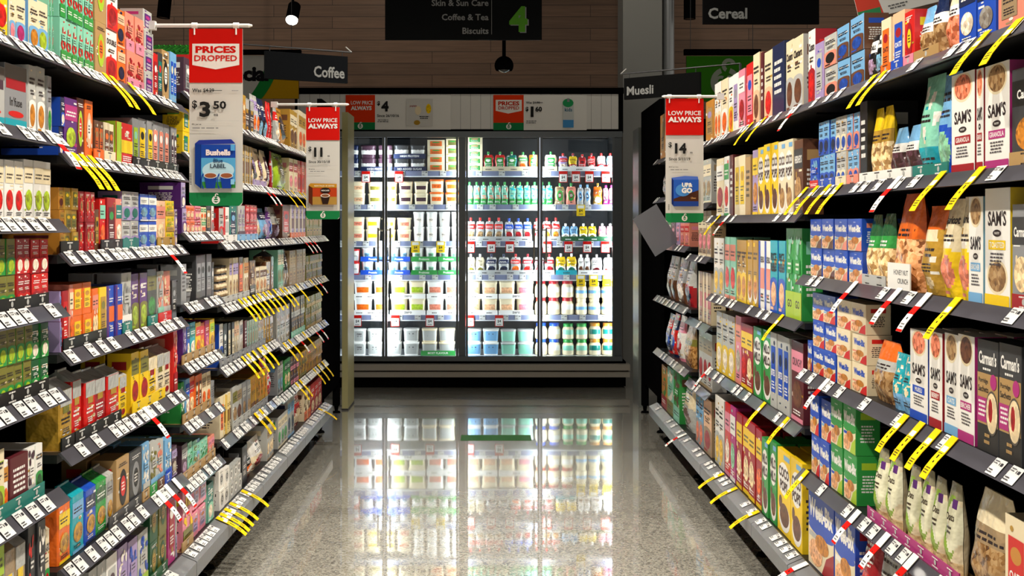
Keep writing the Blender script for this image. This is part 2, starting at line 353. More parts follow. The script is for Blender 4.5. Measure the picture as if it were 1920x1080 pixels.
def make_label(base, feat, where, prev):
    for t in (f'{base} {feat} {where}', f'{base} beside the {prev} ones {where}', f'{base} {feat} beside the {prev} ones {where}',
              f'{base} {feat} lower down, beside the {prev} ones {where}', f'one more {base} {feat} {where}', f'smaller {base} {feat} {where}', f'further {base} {feat} {where}'):
        t = ' '.join(t.split())
        if t not in LABELS and len(t.split()) <= 16: LABELS.add(t); return t
    t = ' '.join(f'{base} {where}'.split()); LABELS.add(t); return t
# ------------------------------------------------------------------ shelving layout (slopes of the shelf edges seen from the eye)
XL, XP, BASE = 1.09, 1.105, -1.072
BAYS = {  # side, near px, far px, shelf slopes from the top, phrase
 'LA': (-1, -200, 112, [.39, .2065, .012, -.182, -.377, -.608, -.87], 'first tea bay'),
 'LB': (-1, 112, 341, [.385, .166, -.067, -.2985, -.5315, -.804], 'second tea bay'),
 'LC': (-1, 341, 411, [.432, .235, -.028, -.261, -.458, -.653, -.846], 'narrow tea bay'),
 'LD': (-1, 411, 520, [.385, .164, -.068, -.302, -.535, -.803], 'first coffee bay'),
 'LE': (-1, 520, 609, [.383, .164, -.070, -.310, -.575, -.815], 'last coffee bay'),
 'RA': (1, 2060, 1505, [.383, .112, -.161, -.462, -.780], 'oats and muesli bay'),
 'RB': (1, 1505, 1333, [.383, .036, -.313, -.652], 'kids cereal bay'),
 'RC': (1, 1333, 1293, [.383, .10, -.15, -.464, -.772], 'narrow cereal bay'),
 'RD': (1, 1293, 1232, [.383, .155, -.112, -.425, -.74], 'end cereal bay')}
ORD = ['top', 'second', 'third', 'fourth', 'fifth', 'sixth', 'seventh']
def Yof(x, X=XL): return F*X/abs(x-VX)
def shelf_z(bay, i):
    ms = BAYS[bay][3]; return H+(ms[i] if i < len(ms) else BASE)*XL
STOCK = '''
>LA 0
-60 17 3 -70 B a yellow gold red 1
17 29 1 -6 B c cream sky pink 1
30 50 1 -4 B c cream sky magenta 1
54 74 1 0 B c cream sky amber 1
74 94 1 4 B c cream sky lime 1
95 111 2 -45 B h mint green red 2
>LB 0
113 178 6 -38 B h mint green red 2
180 201 1 -62 B f kraft lime orange 2
201 222 1 -40 B c white red crimson 2 DOUBLE
222 237 1 18 B a orange peach navy 2
238 271 2 30 B h salmon pink crimson 2 TIPS
271 288 1 20 B b silver purple magenta 4
288 297 1 100 B b red crimson white 1
297 306 1 99 B b charcoal teal red 1
307 320 1 95 B f kraft black white 1
320 343 2 102 B b sky blue cream 1
>LC 0
346 362 1 110 B b plum grey white 1
362 385 2 108 B b red cream gold 1
385 411 3 120 B c sky white blue 1
>LA 1
-40 11 1 118 B t silver lilac plum 1
12 53 1 122 B t grey silver crimson 1 In'fuse
54 68 1 122 B c silver white amber 1
70 86 1 126 B c silver white amber 1
88 97 1 142 B c grey silver green 1
-75 -42 1 120 B b purple white teal 1
>LB 1
114 122 1 182 B c navy blue white 2
122 146 1 184 B a purple magenta lime 1
147 161 1 184 B f maroon lime red 1
161 176 1 188 B f orange peach white 1
177 195 2 226 B b brown orange kraft 1
195 217 2 231 B b cream brown orange 1 CHAI
218 249 1 230 B d red lime yellow 1 DAN
250 262 1 222 B b grey lime mint 1
262 276 1 222 B b grey yellow black 1
276 288 1 226 B b grey yellow black 1
288 320 3 230 B b grey salmon white 1
321 340 2 240 B b grey plum white 1
Y 177 195 orange
Y 196 217 cream
Y 250 340 black
>LC 1
345 367 2 205 B b yellow teal green 2
367 411 4 215 B b gold cream amber 2
>LA 2
-26 45 4 298 B a white cream red 1
46 97 3 301 B a white cream lime 1
>LB 2
114 123 1 351 B a amber gold maroon 3
123 148 2 352 B b gold olive yellow 3
150 181 3 359 B f crimson red kraft 2
181 189 1 392 B b brown gold black 1
190 201 1 372 B a red mint orange 1
202 218 1 370 B b crimson maroon green 1
218 229 1 372 B a salmon teal white 1
230 261 2 359 B c silver lilac teal 2
262 294 2 364 B a blue white sky 2
294 312 1 376 B a peach salmon cream 1
312 328 1 376 B h yellow gold lime 3
328 339 1 392 B a lilac plum white 2
Y 114 148 black
Y 190 230 black
Y 231 261 teal
Y 296 328 gold
>LC 2
342 350 1 342 B c lilac purple white 2
350 366 2 385 B a salmon orange cream 2
366 378 2 386 B a pink crimson cream 2
378 388 2 388 B a cream green orange 2
388 397 1 385 B b black kraft white 1
397 411 2 386 B c white red grey 1
>LA 3
-20 31 3 447 B c olive green lime 2
32 60 2 447 B c crimson red white 2
60 92 2 448 B c red crimson white 2
Y -60 92 black
>LB 3
114 117 1 545 B b lilac sky blue 2
118 130 1 544 B b crimson red black 1
130 138 1 533 B a salmon cream orange 1
138 173 2 530 B b orange yellow amber 2
173 188 2 540 B a orange salmon cream 1
188 202 1 538 B b yellow gold olive 1
202 230 2 534 B d blue purple orange 1
230 248 1 511 B h silver white grey 1
249 277 2 512 B c purple olive lime 1
278 296 1 504 B a charcoal olive green 1
297 309 1 508 B h silver mint salmon 1
309 322 1 508 B h salmon silver cream 1
323 339 1 524 B b charcoal black grey 1
Y 120 200 black
Y 231 248 teal
Y 278 296 teal
Y 298 322 red
>LC 3
342 352 1 495 B z grey charcoal silver 1
353 366 1 518 T b silver grey white 2
368 398 3 477 B b charcoal grey black 1
399 411 1 490 B b black grey white 1
>LA 4
-20 62 5 600 B c olive green lime 2
62 92 2 606 B c darkgreen green white 2
Y -60 92 black
>LB 4
114 138 1 708 L g gold silver olive 1
140 158 1 690 L g red silver gold 1
162 182 1 695 L g red silver gold 1
183 203 1 690 L g crimson silver gold 1
205 227 1 684 L g red silver gold 1
228 243 1 690 L g yellow silver crimson 1
249 264 1 660 B a yellow olive crimson 1
264 280 1 656 B a yellow olive crimson 1
281 296 1 652 L g yellow cream crimson 1
296 309 1 648 L g cream silver olive 1
310 323 1 645 L g cream silver crimson 1
325 339 1 616 B h red crimson salmon 1
Y 116 140 black
Y 142 228 black
Y 249 310 yellow
>LC 4
343 350 1 608 B h purple navy lilac 1
350 356 1 608 B a blue navy white 1
357 367 1 604 B a turquoise teal white 1
367 377 1 604 B a yellow red orange 1
377 386 1 605 B a orange red yellow 1
386 394 1 600 B a magenta crimson pink 1
394 403 1 598 B a yellow lime gold 1
403 411 1 610 B b brown amber cream 1
Y 342 403 kraft
>LA 5
-40 9 2 850 B c cream lime olive 1
9 19 1 863 B a white amber orange 1
55 70 1 838 B h white silver plum 1
70 84 1 832 B c white green darkgreen 1
20 54 1 852 B z maroon plum brown 1
Y -60 84 teal
>LB 5
114 137 1 925 L a orange yellow gold 1
139 162 1 905 L a turquoise sky gold 1
163 184 1 896 L a blue navy gold 1
185 205 1 882 L a green darkgreen gold 1
205 218 1 872 L a silver grey gold 1
219 243 1 856 B f kraft black red 1
244 267 1 843 B f charcoal grey black 1
268 281 1 830 B h sky silver white 1
282 295 1 828 B h silver sky olive 1
296 309 1 825 B h silver sky salmon 1
310 322 1 822 B h sky blue white 1
323 339 1 834 B a plum lilac silver 1
Y 205 266 charcoal
Y 268 281 kraft
Y 282 295 green
Y 296 309 brown
Y 310 322 blue
>LC 5
342 348 1 716 B h green darkgreen white 1
349 357 1 710 B a sky blue white 1
357 367 1 706 B a orange red cream 1
367 380 2 702 B b orange brown cream 1
381 396 2 698 B a cream tan orange 1
397 411 2 712 B z grey charcoal silver 1
Y 343 396 kraft
>LA 6
-50 11 3 1000 B a olive lime cream 1
12 33 1 1000 L g silver tan yellow 1
34 55 1 990 L g tan silver yellow 1
57 71 1 985 B h charcoal black red 1
71 86 1 975 B h charcoal darkgreen white 1
87 111 1 965 L c cream green crimson 1 LIL-GRO
>LC 6
342 353 1 832 B a plum silver lilac 1
354 362 1 828 B h mint silver green 1
363 371 1 825 B h mint silver olive 1
371 377 1 822 B a sky mint silver 1
377 391 2 820 B h mint silver green 1
391 404 2 817 B a salmon pink silver 1
Y 343 404 kraft
>LB 6
170 200 2 1060 B h silver grey white 1
203 223 1 1040 B b white silver plum 1
224 241 1 1022 B h lilac silver white 1
242 259 1 1010 B h lilac mint blue 1
260 278 1 995 B h silver lime blue 1
283 298 1 900 B f darkgreen olive gold 2
300 315 1 890 B f olive darkgreen gold 2
316 329 1 885 B b magenta crimson white 1
330 344 1 880 B h silver lilac white 1
Y 283 315 darkgreen
>LC 7
345 363 1 868 B h pink olive yellow 1
364 376 1 900 L b pink lilac crimson 2
377 390 1 890 L b pink lilac crimson 2
391 401 1 905 B c teal mint white 1
402 411 1 890 B f silver white charcoal 2
Y 342 363 kraft
>LD 0
455 462 1 178 B b gold amber cream 1
463 478 2 176 L g charcoal silver gold 1
478 490 2 178 P a silver lilac orange 1
490 506 2 184 P c navy black sky 1
506 520 2 193 P b red crimson white 1
412 454 3 170 B b amber gold black 1
>LE 0
522 528 1 200 P a silver red white 1
528 543 1 202 P f amber charcoal navy 1
544 559 2 208 B a gold cream brown 1
560 588 4 214 B a cream gold orange 1
590 602 2 220 B b brown gold cream 1
>LD 1
412 454 4 262 B b gold olive brown 1
455 474 4 273 B d gold silver brown 1
475 488 1 275 P f cream black lilac 1
488 500 1 278 P f cream maroon lilac 1
501 510 1 282 P b cream plum white 1
511 520 1 284 P b crimson silver white 1
Y 475 500 lilac
>LE 1
522 543 1 288 P f lime olive charcoal 1
544 558 2 298 B a cream crimson pink 1
559 571 2 302 B a red salmon crimson 1
572 586 2 306 B d gold red cream 1
588 602 2 310 B b olive gold black 1
>LD 2
413 421 1 390 B c silver red grey 1
421 432 1 388 B d white red silver 1
433 446 1 385 B b teal navy sky 1
447 460 2 385 B h silver plum lilac 1
461 484 3 384 B a crimson red pink 2
484 494 1 390 P a white mint cream 1
495 508 1 390 P a sky navy lilac 1
508 520 1 388 P a lilac purple blue 1
Y 420 445 white
Y 446 484 sky
>LE 2
521 530 1 388 P c silver plum lilac 1
530 544 1 384 B b brown red maroon 1
545 573 4 385 B d lilac cream maroon 1
575 604 5 405 B b olive gold black 2
Y 545 573 orange
>LD 3
413 431 4 498 J b tan cream charcoal 5
432 447 3 483 B a cream lilac tan 1
448 457 1 482 B b brown orange amber 1
458 468 2 483 B a cream amber tan 1
469 480 1 488 B h brown black kraft 1
481 500 3 500 B a cream brown amber 1
500 508 1 480 L g brown tan gold 1
509 520 1 468 L g brown charcoal tan 1
Y 413 468 silver
>LE 3
522 533 3 468 B a mint cream olive 1
534 543 2 470 P c charcoal grey tan 1
544 573 5 468 B b tan kraft brown 2
575 604 6 478 B h olive gold brown 3
>LD 4
413 420 1 607 B c white blue black 1
421 428 1 606 B b black charcoal white 1
429 440 2 604 B b black cream silver 1
441 449 2 602 B a cream peach silver 1
450 458 2 600 B a white grey silver 1
459 464 1 600 B z maroon plum white 1
465 485 5 598 B d silver mint tan 1
486 498 2 590 L g silver tan gold 1
499 520 4 585 L g gold silver brown 1
Y 413 498 grey
>LE 4
522 546 5 560 L g silver charcoal tan 1
547 572 6 556 B h charcoal silver gold 2
574 604 7 552 B h olive gold black 3
Y 547 572 mint
>LD 5
413 420 1 744 B b cream orange black 1
421 434 3 738 B d cream yellow brown 1
436 445 1 725 B a silver olive tan 1
446 456 1 722 B a silver tan brown 1
457 470 2 715 B a grey silver tan 1
471 485 3 705 B h gold brown amber 1
486 502 3 695 B h amber gold olive 1
503 520 1 670 P c red silver crimson 1
Y 436 470 silver
Y 471 502 grey
>LE 5
522 532 2 678 B a grey silver sky 1
533 545 2 672 B a green darkgreen cream 1
546 560 3 665 B h plum pink gold 2
561 575 3 660 B h gold olive brown 2
576 604 6 640 B h gold amber brown 3
>LD 6
413 422 1 880 B f white silver charcoal 2
422 431 1 875 B f white silver charcoal 2
431 454 3 868 B f silver white charcoal 2
456 466 1 835 B b black charcoal grey 1
468 481 1 845 P c black orange white 1
482 500 1 820 P c white cream crimson 1 Republica
501 520 3 790 B a silver tan cream 1
>LE 6
522 540 3 775 B a silver cream green 1
541 553 2 745 B a silver sky navy 1
554 570 1 720 P c red crimson cream 1
571 582 2 728 B h cream orange brown 1
583 604 3 712 B c red crimson cream 1
>RB 0
1338 1351 2 155 B c white cream orange 1
1352 1363 1 148 B c cream white orange 1
1364 1373 1 144 B c white yellow orange 1
1374 1384 1 138 B b white lilac grey 1
1385 1396 1 130 B a pink white crimson 1
1397 1411 1 118 B b red pink blue 1
1412 1424 1 100 B c cream peach brown 1
1425 1430 1 98 B z maroon crimson white 1
1431 1446 1 95 B c cream peach red 1
1448 1470 1 82 B z navy blue white 1
1471 1485 1 76 B c cream silver brown 1 Clusters
1485 1504 1 68 B c cream silver brown 1 Clusters
>RA 0
1507 1526 1 58 B c white crimson red 1 Clusters
1527 1543 1 80 B b lilac silver blue 1
1544 1567 1 64 B c silver salmon black 2
1568 1591 1 48 B c sky brown blue 2
1592 1618 1 30 B c sky brown blue 2
1619 1634 1 66 P a black white lilac 1 EDILL
1635 1650 1 52 P a black white sky 1 EDILL
1651 1669 1 35 B b cream orange crimson 1 OATS
1670 1692 1 22 B b peach blue crimson 1 OATS
1693 1712 1 20 B f red crimson yellow 1
1713 1736 1 12 P u sky white tan 1
1737 1760 1 -12 P u navy white tan 1
1762 1790 1 -30 P u cream white salmon 1
1794 1826 1 -40 B a blue navy white 1
1830 1864 1 -50 B a blue navy grey 1
1867 1912 1 -70 B b salmon tan white 1
1913 1975 1 -90 B b salmon tan white 1
Y 1651 1669 orange
Y 1670 1692 blue
Y 1693 1712 pink
Y 1713 1760 kraft
>RB 1
1343 1356 1 297 B a cream white crimson 1
1357 1366 1 293 B a white green red 1
1367 1374 1 290 B z maroon crimson kraft 1
1375 1396 2 292 B b cream yellow gold 1
1397 1407 1 294 B z kraft tan cream 1
1409 1419 1 281 B a lilac yellow amber 1
1420 1431 1 276 B k yellow lilac brown 1 CO/POPS
1432 1456 2 268 B k yellow white brown 1
1457 1485 2 263 B k cream yellow kraft 1
1486 1503 1 262 B a brown charcoal kraft 1 HERSHEYS
>RA 1
1517 1533 1 296 B h blue red sky 1
1534 1565 3 226 B c sky blue navy 2
1566 1586 2 218 B c silver cream blue 2
1587 1609 2 212 B c sky salmon blue 2
1611 1625 1 190 B z black charcoal white 1 3PACK
1626 1660 2 200 P u yellow gold cream 1
1662 1708 2 236 P u sky white plum 1
1711 1745 1 140 P h mint turquoise white 1
1746 1777 1 136 P c sky blue mint 1
1781 1824 1 136 B s white crimson salmon 1 GRANOLA
1828 1842 1 128 B s white crimson salmon 1
1843 1890 1 118 B s white magenta tan 1 GRANOLA
1892 1955 1 122 B a charcoal black amber 1 Carman's
1960 2010 1 110 B a charcoal black amber 1 Carman's
Y 1534 1565 blue
Y 1566 1586 cream
Y 1587 1609 salmon
Y 1611 1708 white
Y 1711 1777 teal
Y 1892 1955 kraft
>RB 2
1336 1357 2 446 B c white silver yellow 1
1358 1378 2 444 B a mint salmon red 1
1379 1399 2 450 B c gold yellow amber 1
1400 1419 2 450 B e gold yellow amber 1
1421 1443 2 451 B d white blue salmon 1 CHEERIOS
1444 1471 2 451 B c turquoise blue peach 1 RICE/BUBBLES
1473 1503 2 428 B h green lime mint 1 GO
>RA 2
1519 1562 2 410 B w blue sky brown 2
1564 1614 2 410 B w blue sky salmon 2
1616 1636 1 402 P u darkgreen green cream 1
1637 1660 1 400 P u darkgreen green cream 1
1664 1706 1 362 P u orange orange peach 1
1712 1748 1 385 P g gold orange cream 1
1750 1784 1 372 P c cream yellow salmon 1 Apricot
1786 1812 1 368 P c cream yellow salmon 1 Apricot
1814 1842 1 368 B s white sky tan 1 BIRCHER
1846 1894 1 352 B s white yellow tan 1 TOASTED
1897 1935 1 382 B a grey charcoal cream 1 Carman's
1938 1990 1 380 B a charcoal black cream 1 Carman's
Y 1616 1660 silver
Y 1664 1706 white HONEY NUT CRUNCH
Y 1897 1990 crimson
>RB 3
1343 1376 3 588 B c silver yellow white 1
1377 1387 1 592 B a pink salmon silver 1
1388 1398 1 606 B a crimson yellow red 1
1399 1411 1 610 B a crimson yellow cream 1
1412 1443 2 616 B k green lime brown 1 MILO
1444 1480 3 628 B b silver blue navy 1 BITES
1481 1504 1 640 B a maroon pink brown 1 CRUNCHY
>RA 3
1507 1522 1 637 B w blue white crimson 1
1523 1566 2 552 B w blue sky red 3
1568 1622 2 565 B w cream salmon red 3
1624 1664 1 640 P u orange silver tan 1
1666 1702 2 664 P h turquoise sky cream 1
1704 1737 1 618 B s white blue salmon 1 MUESLI
1739 1764 1 622 B s white crimson salmon 1 BERRY
1766 1793 1 625 B s white sky tan 1 OATS
1795 1827 1 628 B s white magenta brown 1 BIRCHER
1830 1870 1 638 B m charcoal kraft cream 1
1872 1915 1 645 B m charcoal kraft cream 1
1917 1970 1 655 B m charcoal kraft cream 1
>RA 4
1519 1535 1 738 B w blue sky red 2
1537 1555 1 750 B w blue sky red 2
1557 1578 1 748 B w green blue lime 2
1580 1604 1 755 B w green blue lime 2
1630 1650 1 840 P o cream olive lime 1
1651 1672 1 845 P o cream lime lime 1
1690 1710 1 872 P o cream olive lime 1
1711 1732 1 880 P o cream lime lime 1
1735 1757 1 895 P o cream olive lime 1
1759 1784 1 905 P o cream lime lime 1
1800 1868 1 925 P u cream tan tan 1
1880 1925 1 972 B b cream red amber 1 OATS
1927 1975 1 985 B b cream red amber 1 OATS
Y 1626 1798 magenta
>RB 4
1337 1357 2 745 B c white silver yellow 1
1358 1368 1 756 B a red pink white 1
1369 1379 1 762 B a magenta white mint 1
1380 1415 3 785 B a crimson yellow cream 1
1416 1427 1 806 B a crimson yellow orange 1
1428 1440 1 822 B k green orange brown 1 MILO
1441 1454 1 828 B k green orange brown 1 MILO
1455 1480 1 846 B k yellow gold brown 1
1482 1504 1 862 B k yellow gold brown 1
>RA 5
1510 1560 1 905 B w blue silver crimson 1
1562 1600 1 950 B w blue white crimson 1
1604 1630 1 985 P c crimson red silver 1
1632 1665 1 1000 P c silver crimson peach 1
1668 1705 1 1020 P u maroon silver brown 1
>RC 1
1308 1333 3 300 B a silver cream tan 1
>RC 2
1308 1333 3 395 B a tan cream pink 1
>RC 3
1309 1333 3 510 B d tan cream crimson 1
>RC 4
1309 1333 3 622 B a silver tan crimson 1
>RC 5
1303 1318 2 736 B c sky grey orange 1
1319 1333 1 748 B c peach tan crimson 1
>RC 0
1322 1336 1 188 B b amber kraft lilac 1
>RD 0
1236 1292 5 200 B b amber kraft gold 1
>RD 1
1238 1292 4 300 P b tan silver black 1
>RD 2
1248 1257 1 416 B a green white lime 1
1258 1266 1 416 B b plum maroon pink 1
1267 1274 1 417 B b lilac pink plum 1
1275 1291 2 418 B a salmon red pink 1
>RD 3
1246 1262 2 480 P c silver brown charcoal 1
1263 1278 1 484 P c grey brown white 1
1279 1291 1 490 P c silver crimson navy 1
>RD 4
1243 1252 1 588 P a navy red blue 1
1253 1262 1 588 P a red navy blue 1
1263 1273 1 592 P a white pink crimson 1
1275 1291 1 610 P u tan olive kraft 1
>RD 5
1240 1250 1 686 B h amber crimson green 1
1251 1262 1 690 B h mint olive white 1
1263 1274 1 694 B h green mint brown 1
1275 1291 1 712 P c cream silver brown 1
'''
NAMES = {('L', 'B'): ('tea_box', 'tea box'), ('L', 'L'): ('tea_bag_pack', 'tea packet'), ('L', 'P'): ('tea_pouch', 'tea pouch'), ('L', 'T'): ('infuser_cup', 'cup'), ('L', 'J'): ('coffee_jar', 'coffee jar'),
         ('R', 'B'): ('cereal_box', 'cereal box'), ('R', 'P'): ('muesli_pouch', 'muesli pouch')}
def stock():
    bay = None; i = 0; run = 0; prev = 'plain'
    for ln in STOCK.strip().splitlines():
        if ln[0] == '>':
            bay, i = ln[1:].split(); i = int(i); side, xn, xf, ms, ph = BAYS[bay]; ylo, yhi = sorted((Yof(xn), Yof(xf))); ylo += .004; yhi -= .004; z = shelf_z(bay, i)-.0051
            zt = shelf_z(bay, i-1)-.035 if i > 0 else 9
            where = f"on {ORD[i] if i < len(ms) else 'bottom'} shelf of {ph}"; prev = 'first'; continue
        t = ln.split()
        rz = PI/2 if side < 0 else -PI/2
        if t[0] == 'Y':
            x0, x1, c = float(t[1]), float(t[2]), t[3]; Xf = XP-.005; a, b = sorted((Yof(x0, Xf), Yof(x1, Xf))); a = max(a, ylo); b = min(b, yhi); ww = b-a-.001
            txt = ' '.join(t[4:]); mb = MB(); hh = .034 if not txt else .075; dd = .075; th = .002
            mb.box(-ww/2, 0, 0, ww/2, th, hh, col(c)); mb.box(-ww/2, th, 0, -ww/2+.001, .0036, hh, col(c)); mb.box(ww/2-.001, th, 0, ww/2, .0036, hh, col(c))
            mb.face([(-ww/2, 0, -.0004), (ww/2, 0, -.0004), (ww/2, dd, -.0004), (-ww/2, dd, -.0004)], col('kraft'))
            A = Art(mb, lambda u, v, k: (u, -k, v)); nn = max(1, int(ww/.09))
            if txt:
                A.text('HONEY NUT', ww*.42, .043, .014, col('charcoal'), ww*.8, 'r'); A.text('CRUNCH', ww*.42, .02, .014, col('charcoal'), ww*.8, 'r')
            else:
                for q in range(nn):
                    cu = (q+.5)/nn*ww-ww/2; A.ell(cu, hh*.55, .007, .007, col('silver'), 10); A.lines(cu-.022, hh*.12, cu+.022, hh*.34, 1, ink(c)); A.lines(cu-.022, hh*.75, cu+.022, hh*.95, 1, ink(c))
            lab = make_label(f'{CN(c)} cardboard display tray', '', where, prev)
            o = mb.obj('display_tray', M_CARD, None, (side*Xf, (a+b)/2, z), rz); tag(o, lab, 'tray'); continue
        x0, x1, n, yt, K, st, c1, c2, c3, sk = float(t[0]), float(t[1]), int(t[2]), float(t[3]), *t[4:9], int(t[9]); txt = t[10] if len(t) > 10 else ''
        a, b = sorted((Yof(x0, XP), Yof(x1, XP))); a = max(a, ylo); b = min(b, yhi); pit = (b-a)/n; xm = (x0+x1)/2; ym = Yof(xm, XP)
        ztop = H+(VY-yt)*ym/F; hh = min(ztop, zt)-z
        if hh < .05: print('LOW', ln, bay, i, round(hh, 3)); hh = .06
        hh /= sk; ww = pit-.0035
        d = {'B': .15 if ww < .07 else (.075 if ww < .2 else .07), 'L': .09, 'P': min(.085, ww*.62), 'T': ww, 'J': ww}[K]
        rows = 1
        if K == 'B' and i >= (3 if side < 0 else 2) and (zt-z-hh*sk) > .03: rows = 2
        parts = proto(K, ww, hh-.001, d, st, c1, c2, c3, txt)
        nm, noun = NAMES[(bay[0], K)]
        if bay[1] in 'DE' and side < 0: nm = nm.replace('tea', 'coffee'); noun = noun.replace('tea', 'coffee')
        lab = make_label(f'{CN(c1)} and {CN(c2)} {noun}', f'with {CN(c3)} {FEAT[st]}', where, prev)
        run += 1; grp = None
        for k in range(n):
            for s in range(sk):
                for r in range(rows):
                    j = R.uniform(-.0025, .0025) if K != 'B' else R.uniform(-.001, .001)
                    off = XP+r*(d+.012)+R.uniform(0, .006)+(.003 if K != 'B' else 0)
                    yaw = R.uniform(-.012, .012) if (K == 'B' and ww > .06) else 0
                    put(parts, nm, (side*off, a+(k+.5)*pit, z+s*hh), rz+yaw, lab, noun.split()[-1] if 0 else noun, grp)
        prev = CN(c1)
CNM = dict(darkgreen='dark green', navy='navy blue', sky='light blue', silver='silver grey')
def CN(c): return CNM.get(c, c)
stock()
print('stock', N_OBJ[0])
# ------------------------------------------------------------------ price tickets and shelf furniture
DX, DZ = .030, .034
def ticket_mesh():
    mb = MB(); A = Art(mb, lambda u, v, k: (u, -k, v), .0004)
    A.rect(-.026, -.041, .026, .001, col('d9d9d6')); A.text('$', .004, -.015, .008, col('141414'))
    A.rect(.010, -.015, .020, -.007, col('3a3a3e')); A.lines(-.023, -.014, .0, -.003, 2, col('6a6a6e')); A.lines(-.023, -.038, .005, -.026, 2, col('404045')); return mb.mesh('ticket', M_SIGN)
ME_TICKET = ticket_mesh()
LIPA = math.atan2(DX, DZ); LIPL = math.hypot(DX, DZ)
M_SHELF = mat('shelf_steel', '1a1a1c', .45, .3); M_STRIP = mat('ticket_strip_plastic', '47464d', .3, 0, .4, coat=.25, bscale=3); M_BACK = mat('back_panel', '0e0e0f', .8, 0, 0)
M_RAIL = mat('base_rail_metal', '85878a', .38, .35); M_DARK = mat('black_steel', '0a0a0b', .7, 0, 0)
def simple(bx, name, m, parent, loc=(0,0,0)):
    mb = MB()
    for b in bx: mb.box(*b, (1,1,1,1))
    return mb.obj(name, m, parent, loc)
def sx_box(side, x0, x1, y0, y1, z0, z1):
    a, b = sorted((side*x0, side*x1)); return (a, y0, z0, b, y1, z1)
TALK = {  # px positions of the strips that hang out over the aisle: bay, shelf, [(px, colour)]
 ('LB', 0): [(193, 'y'), (207, 'y'), (240, 'y')], ('LA', 1): [(88, 'r')], ('LB', 1): [(134, 'y'), (150, 'y'), (166, 'y')], ('LB', 2): [(303, 'r')], ('LB', 4): [(268, 'r')],
 ('LB', 5): [(293, 'r'), (308, 'r'), (323, 'r')], ('LD', 1): [(488, 'r'), (498, 'r')], ('LE', 1): [(530, 'y'), (545, 'y'), (560, 'y'), (568, 'y')], ('LE', 2): [(562, 'r'), (570, 'r'), (578, 'r')],
 ('LD', 3): [(446, 'y'), (455, 'y'), (464, 'y'), (473, 'y'), (482, 'y'), (492, 'y'), (501, 'y'), (510, 'y')], ('LE', 3): [(524, 'y'), (532, 'y'), (553, 'y'), (580, 'y'), (590, 'r')],
 ('LD', 4): [(452, 'y'), (462, 'y'), (472, 'y'), (482, 'y'), (492, 'y')], ('LE', 4): [(530, 'y'), (540, 'y'), (554, 'r'), (566, 'y'), (583, 'r'), (592, 'r')], ('LE', 5): [(553, 'y'), (560, 'y'), (586, 'y'), (594, 'y'), (602, 'y')],
 ('LD', 5): [(476, 'y'), (485, 'y')], ('LE', 0): [(566, 'r'), (574, 'r')],
 ('RB', 0): [(1413, 'y'), (1437, 'y'), (1502, 'r')], ('RA', 0): [(1643, 'y'), (1662, 'y'), (1855, 'y'), (1915, 'y')],
 ('RA', 1): [(1515, 'y'), (1535, 'y'), (1558, 'y'), (1580, 'y'), (1690, 'r'), (1772, 'y'), (1845, 'y')], ('RB', 1): [(1352, 'y'), (1370, 'r')],
 ('RA', 2): [(1608, 'r'), (1690, 'r'), (1745, 'r'), (1800, 'y')], ('RA', 3): [(1555, 'r'), (1702, 'y'), (1732, 'y'), (1762, 'y'), (1793, 'y')],
 ('RB', 2): [(1470, 'y')], ('RB', 3): [(1333.6, 'r'), (1436, 'y'), (1480, 'y')], ('RA', 4): [(1516, 'y'), (1613, 'r'), (1668, 'r'), (1720, 'r')],
 ('RB', 4): [(1358, 'y'), (1383, 'y'), (1424, 'y')], ('RA', 5): [(1515, 'r')], ('RD', 5): [(1288, 'r')],
 ('LD', 6): [(411.5, 'y'), (420, 'y'), (430, 'y'), (452, 'y')], ('LC', 7): [(405, 'y')], ('LE', 6): [(596, 'y')]}
def talker_mesh(c, base=False):
    """strip bent out over the aisle: local x along the shelf, -y out, z up"""
    mb = MB(); w_ = .019; L = [(0, 0), (.030, -.034), (.048, -.053), (.064, -.073), (.078, -.096)] if not base else [(0, 0), (.05, -.022), (.075, -.036), (.098, -.052), (.118, -.070)]
    cc = {'y': ['yellow', 'yellow', 'yellow', 'yellow'], 'r': ['white', 'signred', 'white', 'white']}[c]
    for k in range(4):
        (a, b), (p, q) = L[k], L[k+1]; e = .0025
        mb.face([(-w_, -a-e, b+e), (-w_, -p-e, q+e), (w_, -p-e, q+e), (w_, -a-e, b+e)], col(cc[k]))
        mb.face([(-w_, -a-e+.0008, b+e-.0008), (w_, -a-e+.0008, b+e-.0008), (w_, -p-e+.0008, q+e-.0008), (-w_, -p-e+.0008, q+e-.0008)], col(cc[k]))
    def along(s):
        T = [0]; 
        for k in range(4): T.append(T[-1]+math.dist(L[k], L[k+1]))
        s = max(0, min(T[-1]-1e-6, s)); k = max(j for j in range(4) if T[j] <= s); f = (s-T[k])/(T[k+1]-T[k])
        return L[k][0]+(L[k+1][0]-L[k][0])*f, L[k][1]+(L[k+1][1]-L[k][1])*f
    def fn(u, v, k):
        a, b = along(-v); return (u, -a-.0025-k, b+.0025+k*.8)
    A = Art(mb, fn)
    if c == 'y': A.rect(-.014, -.046, .014, -.030, col('white')); A.rect(-.003, -.080, .004, -.056, col('141414')); A.lines(-.014, -.053, .014, -.049, 1, col('404030')); A.lines(-.014, -.112, .014, -.092, 3, col('605a20'))
    else: A.rect(-.004, -.088, .005, -.066, col('141414')); A.rect(-.019, -.124, .019, -.117, col('signred')); A.lines(-.014, -.040, .014, -.026, 1, col('white')); A.lines(-.014, -.114, .014, -.098, 2, col('707070'))
    return mb.mesh('talker', M_SIGN)
ME_TALK = {(c, b): talker_mesh(c, b) for c in 'yr' for b in (0, 1)}
SPARSE = {'RA': .155, 'RB': .17, 'RC': .13, 'RD': .14}
